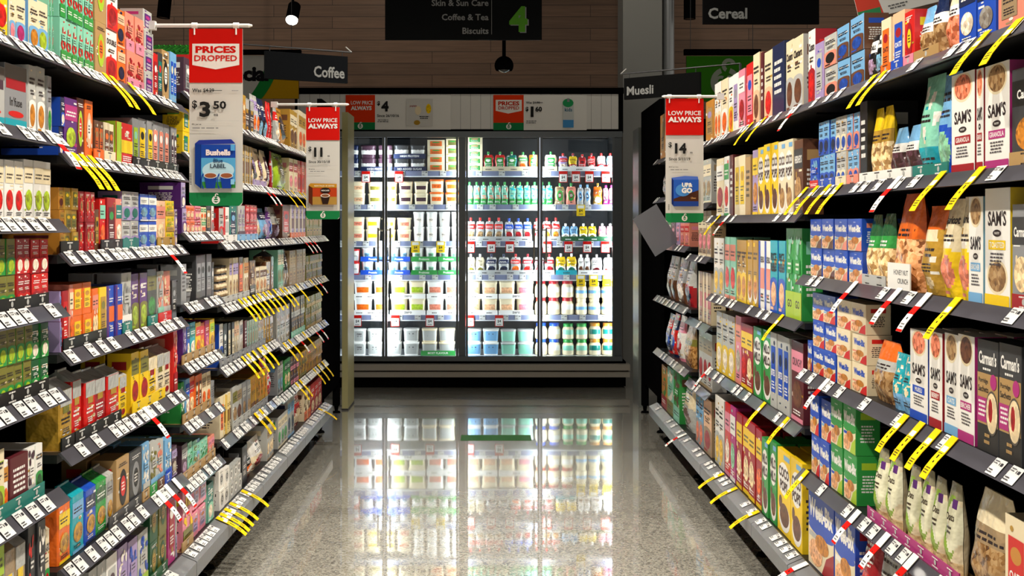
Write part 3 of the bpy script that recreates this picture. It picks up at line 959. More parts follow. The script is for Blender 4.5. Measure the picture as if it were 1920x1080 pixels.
for key, (side, xn, xf, ms, ph) in BAYS.items():
    y0, y1 = sorted((Yof(xn), Yof(xf))); L = y1-y0; ym = (y0+y1)/2
    root = empty('shelving_bay', (side*XL, ym, 0)); rz = PI/2 if side < 0 else -PI/2; root.rotation_euler = (0, 0, rz)
    # local frame: x along the aisle, -y towards the aisle
    tag(root, f"black steel shelving bay stocked with {'tea' if key in ('LA','LB','LC') else 'coffee' if side < 0 else 'cereal'}, the {ph}", 'shelving', 'shelving bays along the aisle')
    h0 = Yof(xn) if False else 0
    simple([(-L/2+.002, .46, .12, L/2-.002, .475, 2.02)], 'back_panel', M_BACK, root)
    for u in (-L/2+.015, L/2-.015): simple([(u-.012, .40, 0, u+.012, .455, 2.05)], 'upright', M_DARK, root)
    for i in range(len(ms)+1):
        base = i == len(ms); z = shelf_z(key, i)
        sh = empty('shelf' if not base else 'base_shelf', (0, 0, z), 0, root)
        simple([(-L/2+.003, .008, -.028, L/2-.003, .44, -.006)], 'deck', M_SHELF, sh)
        [simple([(-L/2+.004+q*(L-.012), .05, -.034, -L/2+.008+q*(L-.012), .43, -.0285)], 'bracket', M_DARK, sh) for q in (0, 1)]
        mb = MB()
        if not base:
            mb.v = []; e = .003
            for (a, b) in (((0, 0), (-DX, -DZ)),):
                P = [(-a_, z_) for a_, z_ in ()]
            x0_, x1_ = -L/2+.004, L/2-.004
            q = [(0, 0), (-DX, -DZ), (-DX+.004, -DZ-.001), (.006, -.003)]
            ends = [[(x, a, b) for a, b in q] for x in (x0_, x1_)]
            for k in range(4): k2 = (k+1) % 4; mb.face([ends[0][k], ends[0][k2], ends[1][k2], ends[1][k]], (1,1,1,1))
            mb.face(ends[0], (1,1,1,1)); mb.face(ends[1][::-1], (1,1,1,1))
            mb.obj('ticket_strip', M_STRIP, sh)
        else:
            q = [(0, 0), (-.05, -.022), (-.053, -.025), (-.053, -.078), (-.045, -.082), (-.03, -.03), (.01, -.006)]
            nj = max(1, round(L/.62))
            for s in range(nj):
                x0_, x1_ = -L/2+.002+s*(L-.004)/nj, -L/2+.002+(s+1)*(L-.004)/nj-.004
                mb = MB(); ends = [[(x, a, b) for a, b in q] for x in (x0_, x1_)]
                for k in range(len(q)): k2 = (k+1) % len(q); mb.face([ends[0][k], ends[0][k2], ends[1][k2], ends[1][k]], (1,1,1,1))
                mb.face(ends[0], (1,1,1,1)); mb.face(ends[1][::-1], (1,1,1,1)); mb.obj('base_rail', M_RAIL, sh)
        u = -L/2+.045; cnt = 0
        while u < L/2-.035:
            if R.random() < (.86 if side < 0 else .62) and cnt < 95:
                tk = place(ME_TICKET, 'price_ticket', sh, (u, (-.002 if not base else -.003), .0015 if not base else .002))
                tk.rotation_euler = (-(math.atan2(DX, DZ)) if not base else -math.atan2(.05, .022), 0, 0); cnt += 1
            u += (R.choice((.062, .075, .092)) if side < 0 else R.choice((.08, .12, .16)))
        for px, c in TALK.get((key, i), []):
            y = Yof(px)
            if not (y0 < y < y1): continue
            o = place(ME_TALK[(c, int(base))], 'shelf_talker', None, (side*(XL), y, z+.003), rz)
            w0 = f"{'yellow' if c == 'y' else 'white and red'} price talker hanging off the {ORD[i] if not base else 'bottom'} shelf edge of {ph}"
            tag(o, w0, 'price tag', w0[:60])
    ft = max(2, round(L/.6))
    for s in range(ft):
        u = -L/2+.06+s*(L-.12)/max(1, ft-1); mb = MB(); mb.cyl((u, .06, 0), (u, .06, .012), .028, .022, 12); mb.cyl((u, .06, .012), (u, .06, .17), .007, .007, 8); mb.obj('foot', M_DARK, root)
    simple([(-L/2+.01, .10, .0, L/2-.01, .12, .15)], 'kick_panel', M_BACK, root)
    simple([(-L/2+.01, .02, .15, L/2-.01, .40, .19)], 'base_frame', M_DARK, root)
# ------------------------------------------------------------------ floor, walls, column
def grid_box(name, b, m, kind='structure', parent=None):
    o = simple([b], name, m, parent); 
    if kind and not parent: o['kind'] = kind
    return o
mf = bpy.data.materials.new('polished_concrete'); n, l, b = nodes(mf)
tc = n.new('ShaderNodeTexCoord'); v = n.new('ShaderNodeTexVoronoi'); v.inputs['Scale'].default_value = 130; l.new(tc.outputs['Object'], v.inputs['Vector'])
no = n.new('ShaderNodeTexNoise'); no.inputs['Scale'].default_value = 1.3; no.inputs['Detail'].default_value = 5; l.new(tc.outputs['Object'], no.inputs['Vector'])
r1 = n.new('ShaderNodeValToRGB'); r1.color_ramp.elements[0].color = (.22, .208, .18, 1); r1.color_ramp.elements[1].color = (.34, .325, .285, 1); l.new(no.outputs['Fac'], r1.inputs[0])
sp = n.new('ShaderNodeSeparateColor'); l.new(v.outputs['Color'], sp.inputs[0])
r2 = n.new('ShaderNodeValToRGB'); r2.color_ramp.elements[0].position = .0; r2.color_ramp.elements[0].color = (.5, .5, .5, 1); r2.color_ramp.elements[1].position = .35; r2.color_ramp.elements[1].color = (1, 1, 1, 1); e = r2.color_ramp.elements.new(.93); e.color = (1.5, 1.5, 1.45, 1)
l.new(sp.outputs[0], r2.inputs[0])
mu = n.new('ShaderNodeMix'); mu.data_type = 'RGBA'; mu.blend_type = 'MULTIPLY'; mu.inputs[0].default_value = 1; l.new(r1.outputs[0], mu.inputs[6]); l.new(r2.outputs[0], mu.inputs[7]); l.new(mu.outputs[2], b.inputs['Base Color'])
b.inputs['Roughness'].default_value = .25; b.inputs['Coat Weight'].default_value = 1; b.inputs['Coat IOR'].default_value = 2.1; b.inputs['Coat Roughness'].default_value = .03
bp = n.new('ShaderNodeBump'); bp.inputs['Strength'].default_value = .025; bp.inputs['Distance'].default_value = .02; n3 = n.new('ShaderNodeTexNoise'); n3.inputs['Scale'].default_value = 2.2
l.new(tc.outputs['Object'], n3.inputs['Vector']); l.new(n3.outputs['Fac'], bp.inputs['Height']); l.new(bp.outputs['Normal'], b.inputs['Coat Normal'])
grid_box('floor', (-6, -3, -.05, 6, 14, 0), mf)
mw = bpy.data.materials.new('timber_lining'); n, l, b = nodes(mw)
tc = n.new('ShaderNodeTexCoord'); mp = n.new('ShaderNodeMapping'); mp.inputs['Rotation'].default_value = (PI/2, 0, 0); l.new(tc.outputs['Object'], mp.inputs['Vector'])
br = n.new('ShaderNodeTexBrick'); br.inputs['Scale'].default_value = 1; br.inputs['Brick Width'].default_value = 1.7; br.inputs['Row Height'].default_value = .125; br.inputs['Mortar Size'].default_value = .003; br.offset = .37
br.inputs['Color1'].default_value = (.205, .115, .068, 1); br.inputs['Color2'].default_value = (.16, .09, .054, 1); br.inputs['Mortar'].default_value = (.03, .018, .012, 1)
l.new(mp.outputs[0], br.inputs['Vector']); ns = n.new('ShaderNodeTexNoise'); ns.inputs['Scale'].default_value = 6; mp2 = n.new('ShaderNodeMapping'); mp2.inputs['Scale'].default_value = (.5, 1, 12); l.new(tc.outputs['Object'], mp2.inputs['Vector']); l.new(mp2.outputs[0], ns.inputs['Vector'])
mx = n.new('ShaderNodeMix'); mx.data_type = 'RGBA'; mx.blend_type = 'OVERLAY'; mx.inputs[0].default_value = .35; l.new(br.outputs['Color'], mx.inputs[6]); l.new(ns.outputs['Fac'], mx.inputs[7]); l.new(mx.outputs[2], b.inputs['Base Color']); b.inputs['Roughness'].default_value = .6
grid_box('wall_back', (-6, 12.6, 0, 6, 12.7, 5.2), mw)
grid_box('ceiling', (-6, -3, 5.2, 6, 14, 5.3), mat('ceiling_paint', '1a1918', .8))
mc = mat('raw_concrete', '9a9a95', .8, bump=.5, bscale=9)
o = grid_box('trim_1', (1.235, 10.95, 0, 1.60, 11.4, 5.2), mc)
o = MB(); o.cyl((1.68, 11.1, 0), (1.68, 11.1, 5.2), .058, n=20, c=(1,1,1,1)); o = o.obj('trim_2', mat('duct_metal', 'a9acae', .35, .7)); o['kind'] = 'structure'
# ------------------------------------------------------------------ display fridge
FY = 10.1
def fx(x, Y=FY): return (x-VX)*Y/F
def fz(y, Y=FY): return H+(VY-y)*Y/F
M_FRAME = mat('door_frame_aluminium', '6f7578', .35, .7); M_STEEL = mat('brushed_steel', 'b8b2a6', .38, .35); M_FIN = mat('fridge_interior', '23272c', .5); M_FSH = mat('fridge_shelf_white', 'd8dade', .4)
mh = bpy.data.materials.new('white_panel_boards'); n, l, b = nodes(mh); tc = n.new('ShaderNodeTexCoord'); wv = n.new('ShaderNodeTexBrick'); wv.offset = 0
wv.inputs['Scale'].default_value = 1; wv.inputs['Brick Width'].default_value = .086; wv.inputs['Row Height'].default_value = 9; wv.inputs['Mortar Size'].default_value = .0022; mp = n.new('ShaderNodeMapping'); mp.inputs['Rotation'].default_value = (PI/2, 0, 0); mp.inputs['Location'].default_value = (0, 4, 0)
l.new(tc.outputs['Object'], mp.inputs[0]); l.new(mp.outputs[0], wv.inputs['Vector'])
for k in ('Color1', 'Color2'): wv.inputs[k].default_value = (.70, .69, .65, 1)
wv.inputs['Mortar'].default_value = (.35, .34, .32, 1); l.new(wv.outputs['Color'], b.inputs['Base Color']); b.inputs['Roughness'].default_value = .5
fr = empty('display_fridge', (0, FY, 0)); tag(fr, 'long glass-door dairy fridge with white header across the end of the aisle', 'fridge')
XA, XB = fx(560), fx(1155)
def fbox(name, x0, x1, ya, yb, z0, z1, m, parent=fr): return simple([(x0, ya-FY, z0, x1, yb-FY, z1)], name, m, parent)
fbox('header_panel', XA, fx(1158), FY-.06, FY-.03, fz(243), fz(178), mh)
fbox('canopy', XA-.03, fx(1168), FY-.02, FY+.8, fz(249), fz(168), M_BACK)
fbox('header_cap', XA-.03, fx(1168), FY-.07, FY-.0, fz(177), fz(166), M_DARK)
fbox('back_panel', XA, XB+.02, FY+.72, FY+.76, .1, fz(249), M_FIN)
for x in (XA-.04, XB+.0): fbox('side_panel', x, x+.05, FY+.005, FY+.76, .1, fz(249), M_FRAME)
fbox('top_rail', XA, XB+.05, FY-.05, FY+.01, fz(258), fz(247), M_FRAME)
fbox('lower_rail', XA, XB+.05, FY-.05, FY+.01, fz(676), fz(667), M_FRAME)
fbox('sill', XA, fx(1172), FY-.06, FY+.7, fz(680), fz(676.5), M_DARK)
fbox('bumper_rail', XA, fx(1178), FY-.14, FY-.02, fz(691), fz(680), M_STEEL); fbox('bumper_rail', XA, fx(1178), FY-.12, FY-.02, fz(704), fz(694), M_STEEL)
fbox('bumper_gap', XA, fx(1176), FY-.08, FY-.01, fz(694.2), fz(690.8), mat('maroon_rubber', '2a1012', .5))
fbox('grille', XA, fx(1172), FY-.05, FY+.6, .01, fz(704), M_BACK)
simple([(XA+.02+k*.03, -.056, .06, XA+.035+k*.03, -.05, .115) for k in range(int((XB-XA)/.03))], 'grille_slats', M_DARK, fr)
mg = bpy.data.materials.new('door_glass'); n = mg.node_tree if mg.use_nodes else None; mg.use_nodes = True; n, l = mg.node_tree.nodes, mg.node_tree.links; n.clear()
out = n.new('ShaderNodeOutputMaterial'); tr = n.new('ShaderNodeBsdfTransparent'); tr.inputs[0].default_value = (.93, .97, .98, 1); gl = n.new('ShaderNodeBsdfGlossy'); gl.inputs['Roughness'].default_value = .02
lw = n.new('ShaderNodeFresnel'); lw.inputs[0].default_value = 1.45; ms_ = n.new('ShaderNodeMixShader'); l.new(lw.outputs[0], ms_.inputs[0]); l.new(tr.outputs[0], ms_.inputs[1]); l.new(gl.outputs[0], ms_.inputs[2]); l.new(ms_.outputs[0], out.inputs[0])
zt_, zb_ = fz(258), fz(667)
JO = [(560, 580), (716, 728, 'n'), (860, 873), (1008, 1016, 'n'), (1152, 1158)]
doors = [(580, 722), (722, 860), (873, 1012), (1012, 1152)]
for k, (a, b_) in enumerate(doors):
    dr = empty('fridge_door', (0, 0, 0), 0, fr); L0, L1 = fx(a), fx(b_); t = .022
    fbox('stile', L0+.002, L0+t, FY-.045, FY-.015, zb_, zt_, M_FRAME, dr); fbox('stile', L1-t, L1-.002, FY-.045, FY-.015, zb_, zt_, M_FRAME, dr)
    fbox('pane', L0+t, L1-t, FY-.032, FY-.028, zb_+.004, zt_-.004, mg, dr)
    hx = L1-t-.03 if k in (0, 2) else L0+t+.03
    mb = MB(); z0, z1 = fz(492), fz(427); mb.cyl((hx, -.085, z0), (hx, -.085, z1), .009, n=10, c=(1,1,1,1))
    for z in (z0+.02, z1-.02): mb.cyl((hx, -.085, z), (hx, -.045, z), .006, n=8, c=(1,1,1,1)); mb.cyl((hx, -.05, z), (hx+(.04 if k in (0, 2) else -.04), -.042, z), .006, n=8, c=(1,1,1,1))
    mb.obj('handle', M_STEEL, dr)
for x in (866.5, 1155): fbox('mullion', fx(x)-.03, fx(x)+.03, FY-.012, FY+.02, zb_, zt_, M_FRAME)
# light tubes on the inner side of the mullions
ml = mat('tube_light', 'eef4ff', .5, emit=1.4)
for x in (576, 722, 866.5, 1012, 1150):
    fbox('light_tube', fx(x)-.006, fx(x)+.006, FY+.022, FY+.034, zb_, zt_, ml)
    for dx in (-1, 1): lamp('fridge_tube_glow', 'AREA', (fx(x)+dx*.02, FY+.045, (zb_+zt_)/2), 9.2, (PI/2, 0, dx*-.75), .03, zt_-zb_-.1, (.93, .97, 1))
ROWY = [326, 388, 456, 519, 594, 668]; SH = [321, 383.5, 452, 515, 590, 666]
FPY = FY+.12
ZS = [H+(VY-y)*FPY/F for y in SH]
for i, z in enumerate(ZS):
    sh = empty('fridge_shelf', (0, 0, z), 0, fr); X0, X1 = XA+.03, XB-.0
    simple([(X0, FPY-FY-.02, -.02, X1, .68, -.003)], 'deck', M_FSH if i else M_FSH, sh)
    if i == 5: continue
    mb = MB(); mb.box(X0, FPY-FY-.035, -.043, X1, FPY-FY-.025, .0, col('8088a8')); mb.box(X0, FPY-FY-.035, -.052, X1, FPY-FY-.022, -.0435, col('f4f6fa')); mb.obj('ticket_strip', M_PLAS, sh)
    x = X0+.05
    while x < X1-.1:
        t = place(ME_TICKET, 'price_ticket', sh, (x, FPY-FY-.037, -.0005)); x += R.choice((.11, .16, .2))
FST = '''
0 580 600 1 272 S a navy white white 2
0 603 623 1 272 S a navy white white 2
0 626 646 1 272 S a navy white white 2
0 651 672 1 272 S a navy white white 2
0 675 704 1 272 S a plum white salmon 2 YoPRO
0 708 736 1 272 S a plum white salmon 2 YoPRO
0 738 767 1 271 S a charcoal white gold 2 YoPRO
0 769 798 1 271 S a charcoal white gold 2 YoPRO
0 801 834 1 262 B b cream orange green 4
0 836 861 1 260 B b cream olive green 4
0 875 905 1 256 B b cream green salmon 5
0 905 926 1 284 K b red green white 1
0 927 948 1 284 K b red green white 1
0 949 970 1 284 K b teal green white 1
0 971 990 1 285 K a peach green orange 1
0 991 1010 1 284 K b orange green white 1
0 1021 1045 1 284 K b cream green silver 1
0 1047 1065 1 287 K a lilac red white 1
0 1066 1083 1 287 K c yellow crimson white 1
0 1084 1100 1 289 K b crimson red maroon 1
0 1101 1117 1 287 K c red crimson white 1
0 1119 1136 1 287 K c white red sky 1
0 1137 1152 1 287 K c sky red white 1
1 600 628 1 340 S z cream yellow olive 2
1 632 657 1 340 S z cream yellow olive 2
1 660 684 1 340 S z cream tan peach 2
1 689 719 1 341 S z cream yellow olive 2
1 722 744 1 341 S z cream sky olive 2
1 747 774 1 340 S z cream pink plum 2
1 776 803 1 340 S z cream pink plum 2
1 805 832 1 336 S x cream cream orange 2
1 834 861 1 337 S x cream amber orange 2
1 874 953 6 341 K h mint green salmon 1
1 954 1037 6 341 K h mint green turquoise 1
1 1040 1060 1 343 K f tan green brown 1
1 1061 1081 1 343 K f salmon green brown 1
1 1082 1108 2 346 K f silver sky navy 1
1 1112 1130 1 343 K c orange gold white 1
1 1131 1152 2 347 K h pink magenta plum 1
2 600 655 2 408 S z cream lilac salmon 2
2 659 683 1 407 S z cream lilac salmon 2
2 685 712 1 407 S z cream purple yellow 2
2 715 741 1 408 S z cream crimson yellow 2
2 744 771 1 408 S z cream red salmon 2
2 774 796 1 397 T x white tan white 2
2 798 820 1 397 T x white kraft white 2
2 822 844 1 397 T x white plum white 2
2 846 861 1 397 T x white maroon white 2
2 874 944 4 408 K a silver red tan 1
2 946 998 3 409 K a silver blue crimson 1
2 1000 1014 1 409 K a silver red crimson 1
2 1017 1051 2 408 K a silver red amber 1
2 1053 1084 2 419 K c sky white silver 1
2 1086 1119 2 419 K c yellow white olive 1
2 1122 1152 2 419 K c pink white white 1
3 600 655 3 465 T z white white sky 2
3 658 674 1 467 T b red white black 2
3 677 699 1 464 T z white white sky 2
3 702 720 1 464 T z white white sky 2
3 727 747 1 464 T z white white sky 2
3 749 768 1 464 T z white white sky 2
3 771 794 1 464 T z white white mint 2
3 797 819 1 464 T z white white mint 2
3 822 841 1 464 T z white white mint 2
3 844 861 1 464 T z white white mint 2
3 874 909 2 476 K c cream white olive 1
3 911 932 1 476 K a silver navy navy 1
3 934 955 1 476 K a silver navy navy 1
3 957 977 1 476 K a silver red orange 1
3 979 1000 1 476 K a silver crimson red 1
3 1002 1020 1 476 K a silver pink crimson 1
3 1021 1040 1 476 K a silver crimson crimson 1
3 1042 1082 2 475 K c yellow white teal 1
3 1084 1107 2 477 K a white white brown 1
3 1108 1130 1 477 K c white white maroon 1
3 1131 1152 1 477 K c white white red 1
4 600 660 2 526 S z white cream orange 2
4 663 697 1 526 S z white cream orange 2
4 700 728 1 526 S z white cream orange 2
4 732 764 1 526 S z cream yellow lime 2
4 766 798 1 526 S z cream yellow lime 2
4 800 832 1 526 S z white red salmon 2
4 834 861 1 526 S z white red salmon 2
4 874 901 1 527 S z cream tan peach 2
4 903 933 1 527 S z cream tan peach 2
4 935 966 1 527 S z cream salmon peach 2
4 968 1001 1 527 S z cream salmon pink 2
4 1003 1026 1 526 J b cream white crimson 2
4 1027 1051 1 526 J b cream white crimson 2
4 1052 1077 1 526 J b cream white crimson 2
4 1079 1102 1 529 J a cream sky cream 2
4 1103 1127 1 529 J a cream sky cream 2
4 1128 1152 1 529 J a cream sky cream 2
5 600 658 2 617 S b white silver white 2
5 661 686 1 617 S b white silver white 2 FARM
5 688 716 1 617 S b white silver white 2 FARM
5 724 753 1 616 S b white silver white 2 FARM
5 756 786 1 616 S b white silver white 2 FARM
5 790 820 1 616 S b cream silver cream 2
5 822 853 1 616 S b cream silver cream 2
5 874 903 1 617 S b white sky white 2 FARM
5 905 936 1 617 S b white sky white 2 FARM
5 938 968 1 618 S b silver mint white 2
5 970 1001 1 618 S b silver mint white 2
5 1003 1027 1 606 J b cream white blue 2
5 1028 1052 1 606 J b cream white blue 2
5 1054 1078 1 607 J b cream mint green 2
5 1079 1103 1 607 J b cream mint green 2
5 1104 1128 1 606 J b cream teal amber 2
5 1129 1152 1 606 J b cream teal amber 2
'''
FORD = ['top', 'second', 'third', 'fourth', 'fifth', 'bottom']
prev = 'first'; pi = 0
for ln in FST.strip().splitlines():
    t = ln.split(); i = int(t[0]); x0, x1, nn, yt, K, st, c1, c2, c3, sk = float(t[1]), float(t[2]), int(t[3]), float(t[4]), *t[5:10], int(t[10]); txt = t[11] if len(t) > 11 else ''
    if x0 < 640: continue
    if i != pi: prev = 'first'; pi = i
    X0, X1 = fx(x0, FPY), fx(x1, FPY); pit = (X1-X0)/nn; z = ZS[i]-.0021; hh = (fz(yt, FPY)-z)/sk; ww = pit-.003
    d = {'B': .09, 'K': min(.05, ww*.6), 'S': ww*.9, 'T': ww, 'J': ww}[K]
    parts = proto(K, ww, hh-.0008, d, st, c1, c2, c3, txt)
    nm, noun = {'B': ('yoghurt_carton', 'yoghurt multipack'), 'K': ('yoghurt_pouch', 'yoghurt pouch'), 'S': ('yoghurt_tub', 'square yoghurt tub'), 'T': ('yoghurt_cup', 'round yoghurt pot'), 'J': ('yoghurt_jar', 'large yoghurt jar')}[K]
    dd = 'second' if x0 > 722 else 'first'; dd = 'third' if x0 > 870 else dd; dd = 'fourth' if x0 > 1012 else dd
    key = (CN(c1), CN(c2), CN(c3), noun, i, dd)
    lab = make_label(f'{CN(c1)} {noun}', f'with {CN(c2)} and {CN(c3)} print', f'on {FORD[i]} fridge shelf, {dd} door', prev)
    for k in range(nn):
        for s in range(sk):
            put(parts, nm, (X0+(k+.5)*pit, FPY+R.uniform(0, .004), z+s*hh), 0, lab, noun.split()[-1], lab[:60])
    prev = CN(c1)
# cardboard fronts in the fridge
FT = '''
0 738 798 298 navy HIGH/PROTEIN
0 676 736 310 navy HIGH/PROTEIN
0 738 799 316 navy NO/ADDED/SUGAR
2 874 998 446 silver
2 1000 1051 446 silver
2 1053 1152 445 darkgreen
0 905 1045 311 cream
0 1047 1152 313 white
3 676 722 505 blue Protein
3 727 769 505 blue Protein
3 771 820 505 green Probiotic
3 821 861 505 green Probiotic
3 676 722 470 blue Protein
3 727 769 470 blue Protein
3 771 820 470 green Probiotic
3 821 861 470 green Probiotic
4 663 728 548 white
4 732 798 548 white zero
4 800 861 548 white
4 874 933 548 white
4 935 1001 548 white zero
3 874 1040 507 silver
3 1042 1082 506 turquoise
3 1084 1152 507 white
4 663 728 578 white
4 732 798 578 white zero
4 800 861 578 white
4 874 933 578 white
4 935 1001 578 white zero
5 789 854 655 green MOST/FLAVOUR
'''
for ln in FT.strip().splitlines():
    t = ln.split(); i = int(t[0]); x0, x1, yt = map(float, t[1:4]); c = t[4]; txt = t[5].replace('/', ' ') if len(t) > 5 else ''
    Yt = FPY-.006; X0, X1 = fx(x0, Yt), fx(x1, Yt)-.001; z = ZS[i]-.0021; hh = .042
    up = {(0, 298): .112, (3, 470): .117, (4, 548): .141, (5, 626): .118}
    z += up.get((i, int(yt)), 0)
    mb = MB(); wd = X1-X0; mb.box(-wd/2, 0, 0, wd/2, .002, hh, col(c))
    for q in (-1, 1): mb.face([(q*wd/2, 0, 0), (q*wd/2, .005, 0), (q*wd/2, .005, hh), (q*wd/2, 0, hh)], col(c))
    mb.face([(-wd/2, .002, -.0004), (wd/2, .002, -.0004), (wd/2, .08, -.0004), (-wd/2, .08, -.0004)], col(c))
    A = Art(mb, lambda u, v, k: (u, -k, v))
    if txt: A.text(txt, 0, .012, .018, ink(c), wd*.8)
    else: 
        for q in range(max(1, int(wd/.1))): cu = -wd/2+(q+.5)*wd/max(1, int(wd/.1)); A.lines(cu-.03, .01, cu+.03, .026, 1, ink(c))
    o = mb.obj('display_tray', M_CARD, None, ((X0+X1)/2, Yt, z)); tag(o, make_label(f'{CN(c)} cardboard front tray', 'holding yoghurt', f'on {FORD[i]} fridge shelf', txt.lower() or 'plain'), 'tray')
# hanging tickets in the fridge
FTK = [(686, 321, 'r'), (748, 321, 'r'), (1056, 321, 'r'), (1080, 321, 'r'), (1105, 321, 'r'), (1136, 321, 'r'), (1089, 384, 'y'), (779, 453, 'y'), (826, 453, 'y'), (882, 453, 'r'), (921, 453, 'r'), (956, 453, 'r'), (1026, 453, 'r'), (1066, 453, 'r'), (1101, 453, 'r'), (1135, 453, 'r'),
       (1089, 516, 'y'), (1113, 516, 'y'), (1138, 516, 'y'), (670, 590, 'r'), (741, 590, 'r'), (806, 590, 'r'), (881, 590, 'r'), (936, 590, 'r')]
def ft_mesh(c):
    mb = MB(); mb.box(-.037, 0, -.098, .037, .001, 0, col('yellow' if c == 'y' else 'signred')); A = Art(mb, lambda u, v, k: (u, -k, v))
    if c == 'r': A.rect(-.032, -.092, .032, -.026, col('white')); A.text('$4', 0, -.066, .026, col('222222')); A.lines(-.02, -.088, .02, -.074, 1, col('777777'))
    else: A.rect(-.028, -.032, .028, -.006, col('white')); A.text('$4', 0, -.066, .026, col('222222')); A.lines(-.02, -.090, .02, -.074, 1, col('555555'))
    return mb.mesh('ticket_card', M_SIGN)
FTM = {c: ft_mesh(c) for c in 'yr'}
for x, y, c in FTK:
    i = min(range(6), key=lambda k: abs(SH[k]-y)); dd = ['first', 'second', 'third', 'fourth'][(x > 722)+(x > 870)+(x > 1012)]
    o = place(FTM[c], 'hanging_ticket', None, (fx(x, FPY-.04), FPY-.041, ZS[i]-.002)); w0 = f"{'yellow' if c == 'y' else 'red and white'} price card hanging off {FORD[i]} fridge shelf behind {dd} glass door"; tag(o, w0, 'price tag', w0[:60])
# header posters on the fridge
def poster(name, x0, x1, y0, y1, Y, th=.003, r=0):
    X0, X1 = fx(x0, Y), fx(x1, Y); Z0, Z1 = fz(y1, Y), fz(y0, Y); mb = MB(); w_, h_ = X1-X0, Z1-Z0
    mb.box(0, 0, 0, w_, th, h_, col('e6e4de')); A = Art(mb, lambda u, v, k: (u*w_, -k, v*h_), .0003); A.W = w_; A.H = h_
    return mb, A, (X0, Y, Z0), w_, h_
def T(A, txt, u, v, h, c, maxu=None, align='l', **k):
    """text with sizes given as shares of the sheet"""
    B = Art(A.mb, lambda p, q, kk: (p, -kk, q), A.eps); B.k = A.k+1; B.text(txt, u*A.W, v*A.H, h*A.H, c, maxu*A.W if maxu else None, align, **k); A.k = B.k
def LG(A, u, v, r, c, bg):
    B = Art(A.mb, lambda p, q, kk: (p, -kk, q), A.eps); B.k = A.k+1; B.logo(u*A.W, v*A.H, r*A.H, c, bg); A.k = B.k
mb, A, loc, w_, h_ = poster('a', 648, 845, 178, 243, FY-.067)
A.rect(0, .0, .28, 1, col('e03a10')); A.rect(0, 0, .28, .21, col('signgreen')); T(A, 'LOW PRICE', .05, .72, .11, col('white'), .21); T(A, 'ALWAYS', .05, .56, .12, col('white'), .21, bold=.05); LG(A, .14, .1, .075, col('white'), None)
T(A, '$', .30, .68, .14, col('222222'), bold=.04); T(A, '4', .34, .52, .3, col('222222'), bold=.05); T(A, 'Since 26/10/16', .30, .36, .08, col('333333'), .22); A.lines(.3, .2, .44, .3, 2, col('777777'))
A.rect(.58, .1, .83, .88, col('d2d0ca')); T(A, 'yoplait', .61, .64, .07, col('crimson'), .08); A.ell(.69, .55, .03, .13, col('cream')); A.ell(.79, .6, .025, .14, col('yellow', .3)); A.ell(.68, .2, .03, .07, col('gold')); A.lines(.7, .3, .8, .4, 2, col('charcoal'))
o = mb.obj('price_poster', M_SIGN, None, loc); tag(o, 'wide price poster with orange low price block and $4 on the fridge header', 'poster')
mb, A, loc, w_, h_ = poster('b', 925, 1100, 178, 244, FY-.067)
A.rect(0, 0, .325, 1, col('e03a10')); A.rect(0, 0, .325, .21, col('signgreen')); A.poly([(.025, .86), (.025, .55), (.16, .47), (.305, .55), (.305, .86)], col('e9e6de'))
T(A, 'PRICES', .165, .70, .12, col('c0301a'), .25, 'c', bold=.04, wide=1.3); T(A, 'DROPPED', .165, .58, .10, col('c0301a'), .25, 'c'); LG(A, .165, .1, .075, col('white'), None)
T(A, 'Was $1.90', .35, .74, .075, col('333333'), .18); A.rect(.44, .77, .53, .785, col('333333')); T(A, '$', .345, .52, .14, col('222222'), bold=.04); T(A, '1', .40, .37, .30, col('222222'), bold=.06); T(A, '60', .45, .52, .15, col('222222'), bold=.04); A.lines(.35, .18, .48, .28, 2, col('777777'))
A.rect(.745, .07, .86, .8, col('c7ccca')); A.rect(.745, .07, .86, .29, col('4a92cc')); A.ell(.80, .77, .058, .12, col('2c9a5c')); T(A, 'kids', .765, .53, .1, col('2a6a8a'), .08); A.rect(.79, .8, .815, .9, col('grey'))
o = mb.obj('price_poster', M_SIGN, None, loc); tag(o, 'wide price poster with orange prices dropped block and yoghurt pouch on the fridge header', 'poster')
# ------------------------------------------------------------------ end units beyond the shelving
def end_unit(side, x_in, label):
    r = empty('end_display', (side*1.12, 7.75, 0)); tag(r, label, 'display unit')
    X = lambda a: side*a
    simple([sx_box(side, 0, .03, .02, .98, .22 if side < 0 else .24, 2.23)], 'side_panel', M_DARK, r)
    simple([sx_box(side, .03, .9, .95, .98, .22, 2.18)], 'back_panel', M_BACK, r)
    for y in (.10, .93):
        simple([sx_box(side, .0, .05, y, y+.05, .055, .24)], 'leg', M_DARK, r)
        mb = MB(); mb.cyl((side*.025, y+.025, 0), (side*.025, y+.025, .012), .032, .026, 12); mb.cyl((side*.025, y+.025, .012), (side*.025, y+.025, .06), .012, .018, 8); mb.obj('foot', M_DARK, r)
    return r
end_unit(-1, 0, 'black end-of-aisle display panel on adjustable feet beyond the coffee bays')
end_unit(1, 0, 'black end-of-aisle display panel on adjustable feet beyond the cereal bays')
mb = MB(); x0 = fx(642, 8.85); x1 = fx(661, 9.2)
mb.box(x0, 8.82, fz(763, 8.9), x0+.045, 9.22, fz(212, 8.9), col('b8b27e')); mb.box(x0-.002, 8.815, fz(763, 8.9)-.01, x0+.047, 9.225, fz(763, 8.9), col('charcoal'))
o = mb.obj('display_fin', M_PLAS); tag(o, 'tall pale olive panel edge beside the black display panel in front of the fridge', 'panel')
mb = MB(); mb.box(1.128, 8.95, fz(766, 9), 1.20, 9.3, fz(240, 9), col('6d726f')); o = mb.obj('display_fin', M_PLAS); tag(o, 'tall grey panel edge beside the concrete column', 'panel')
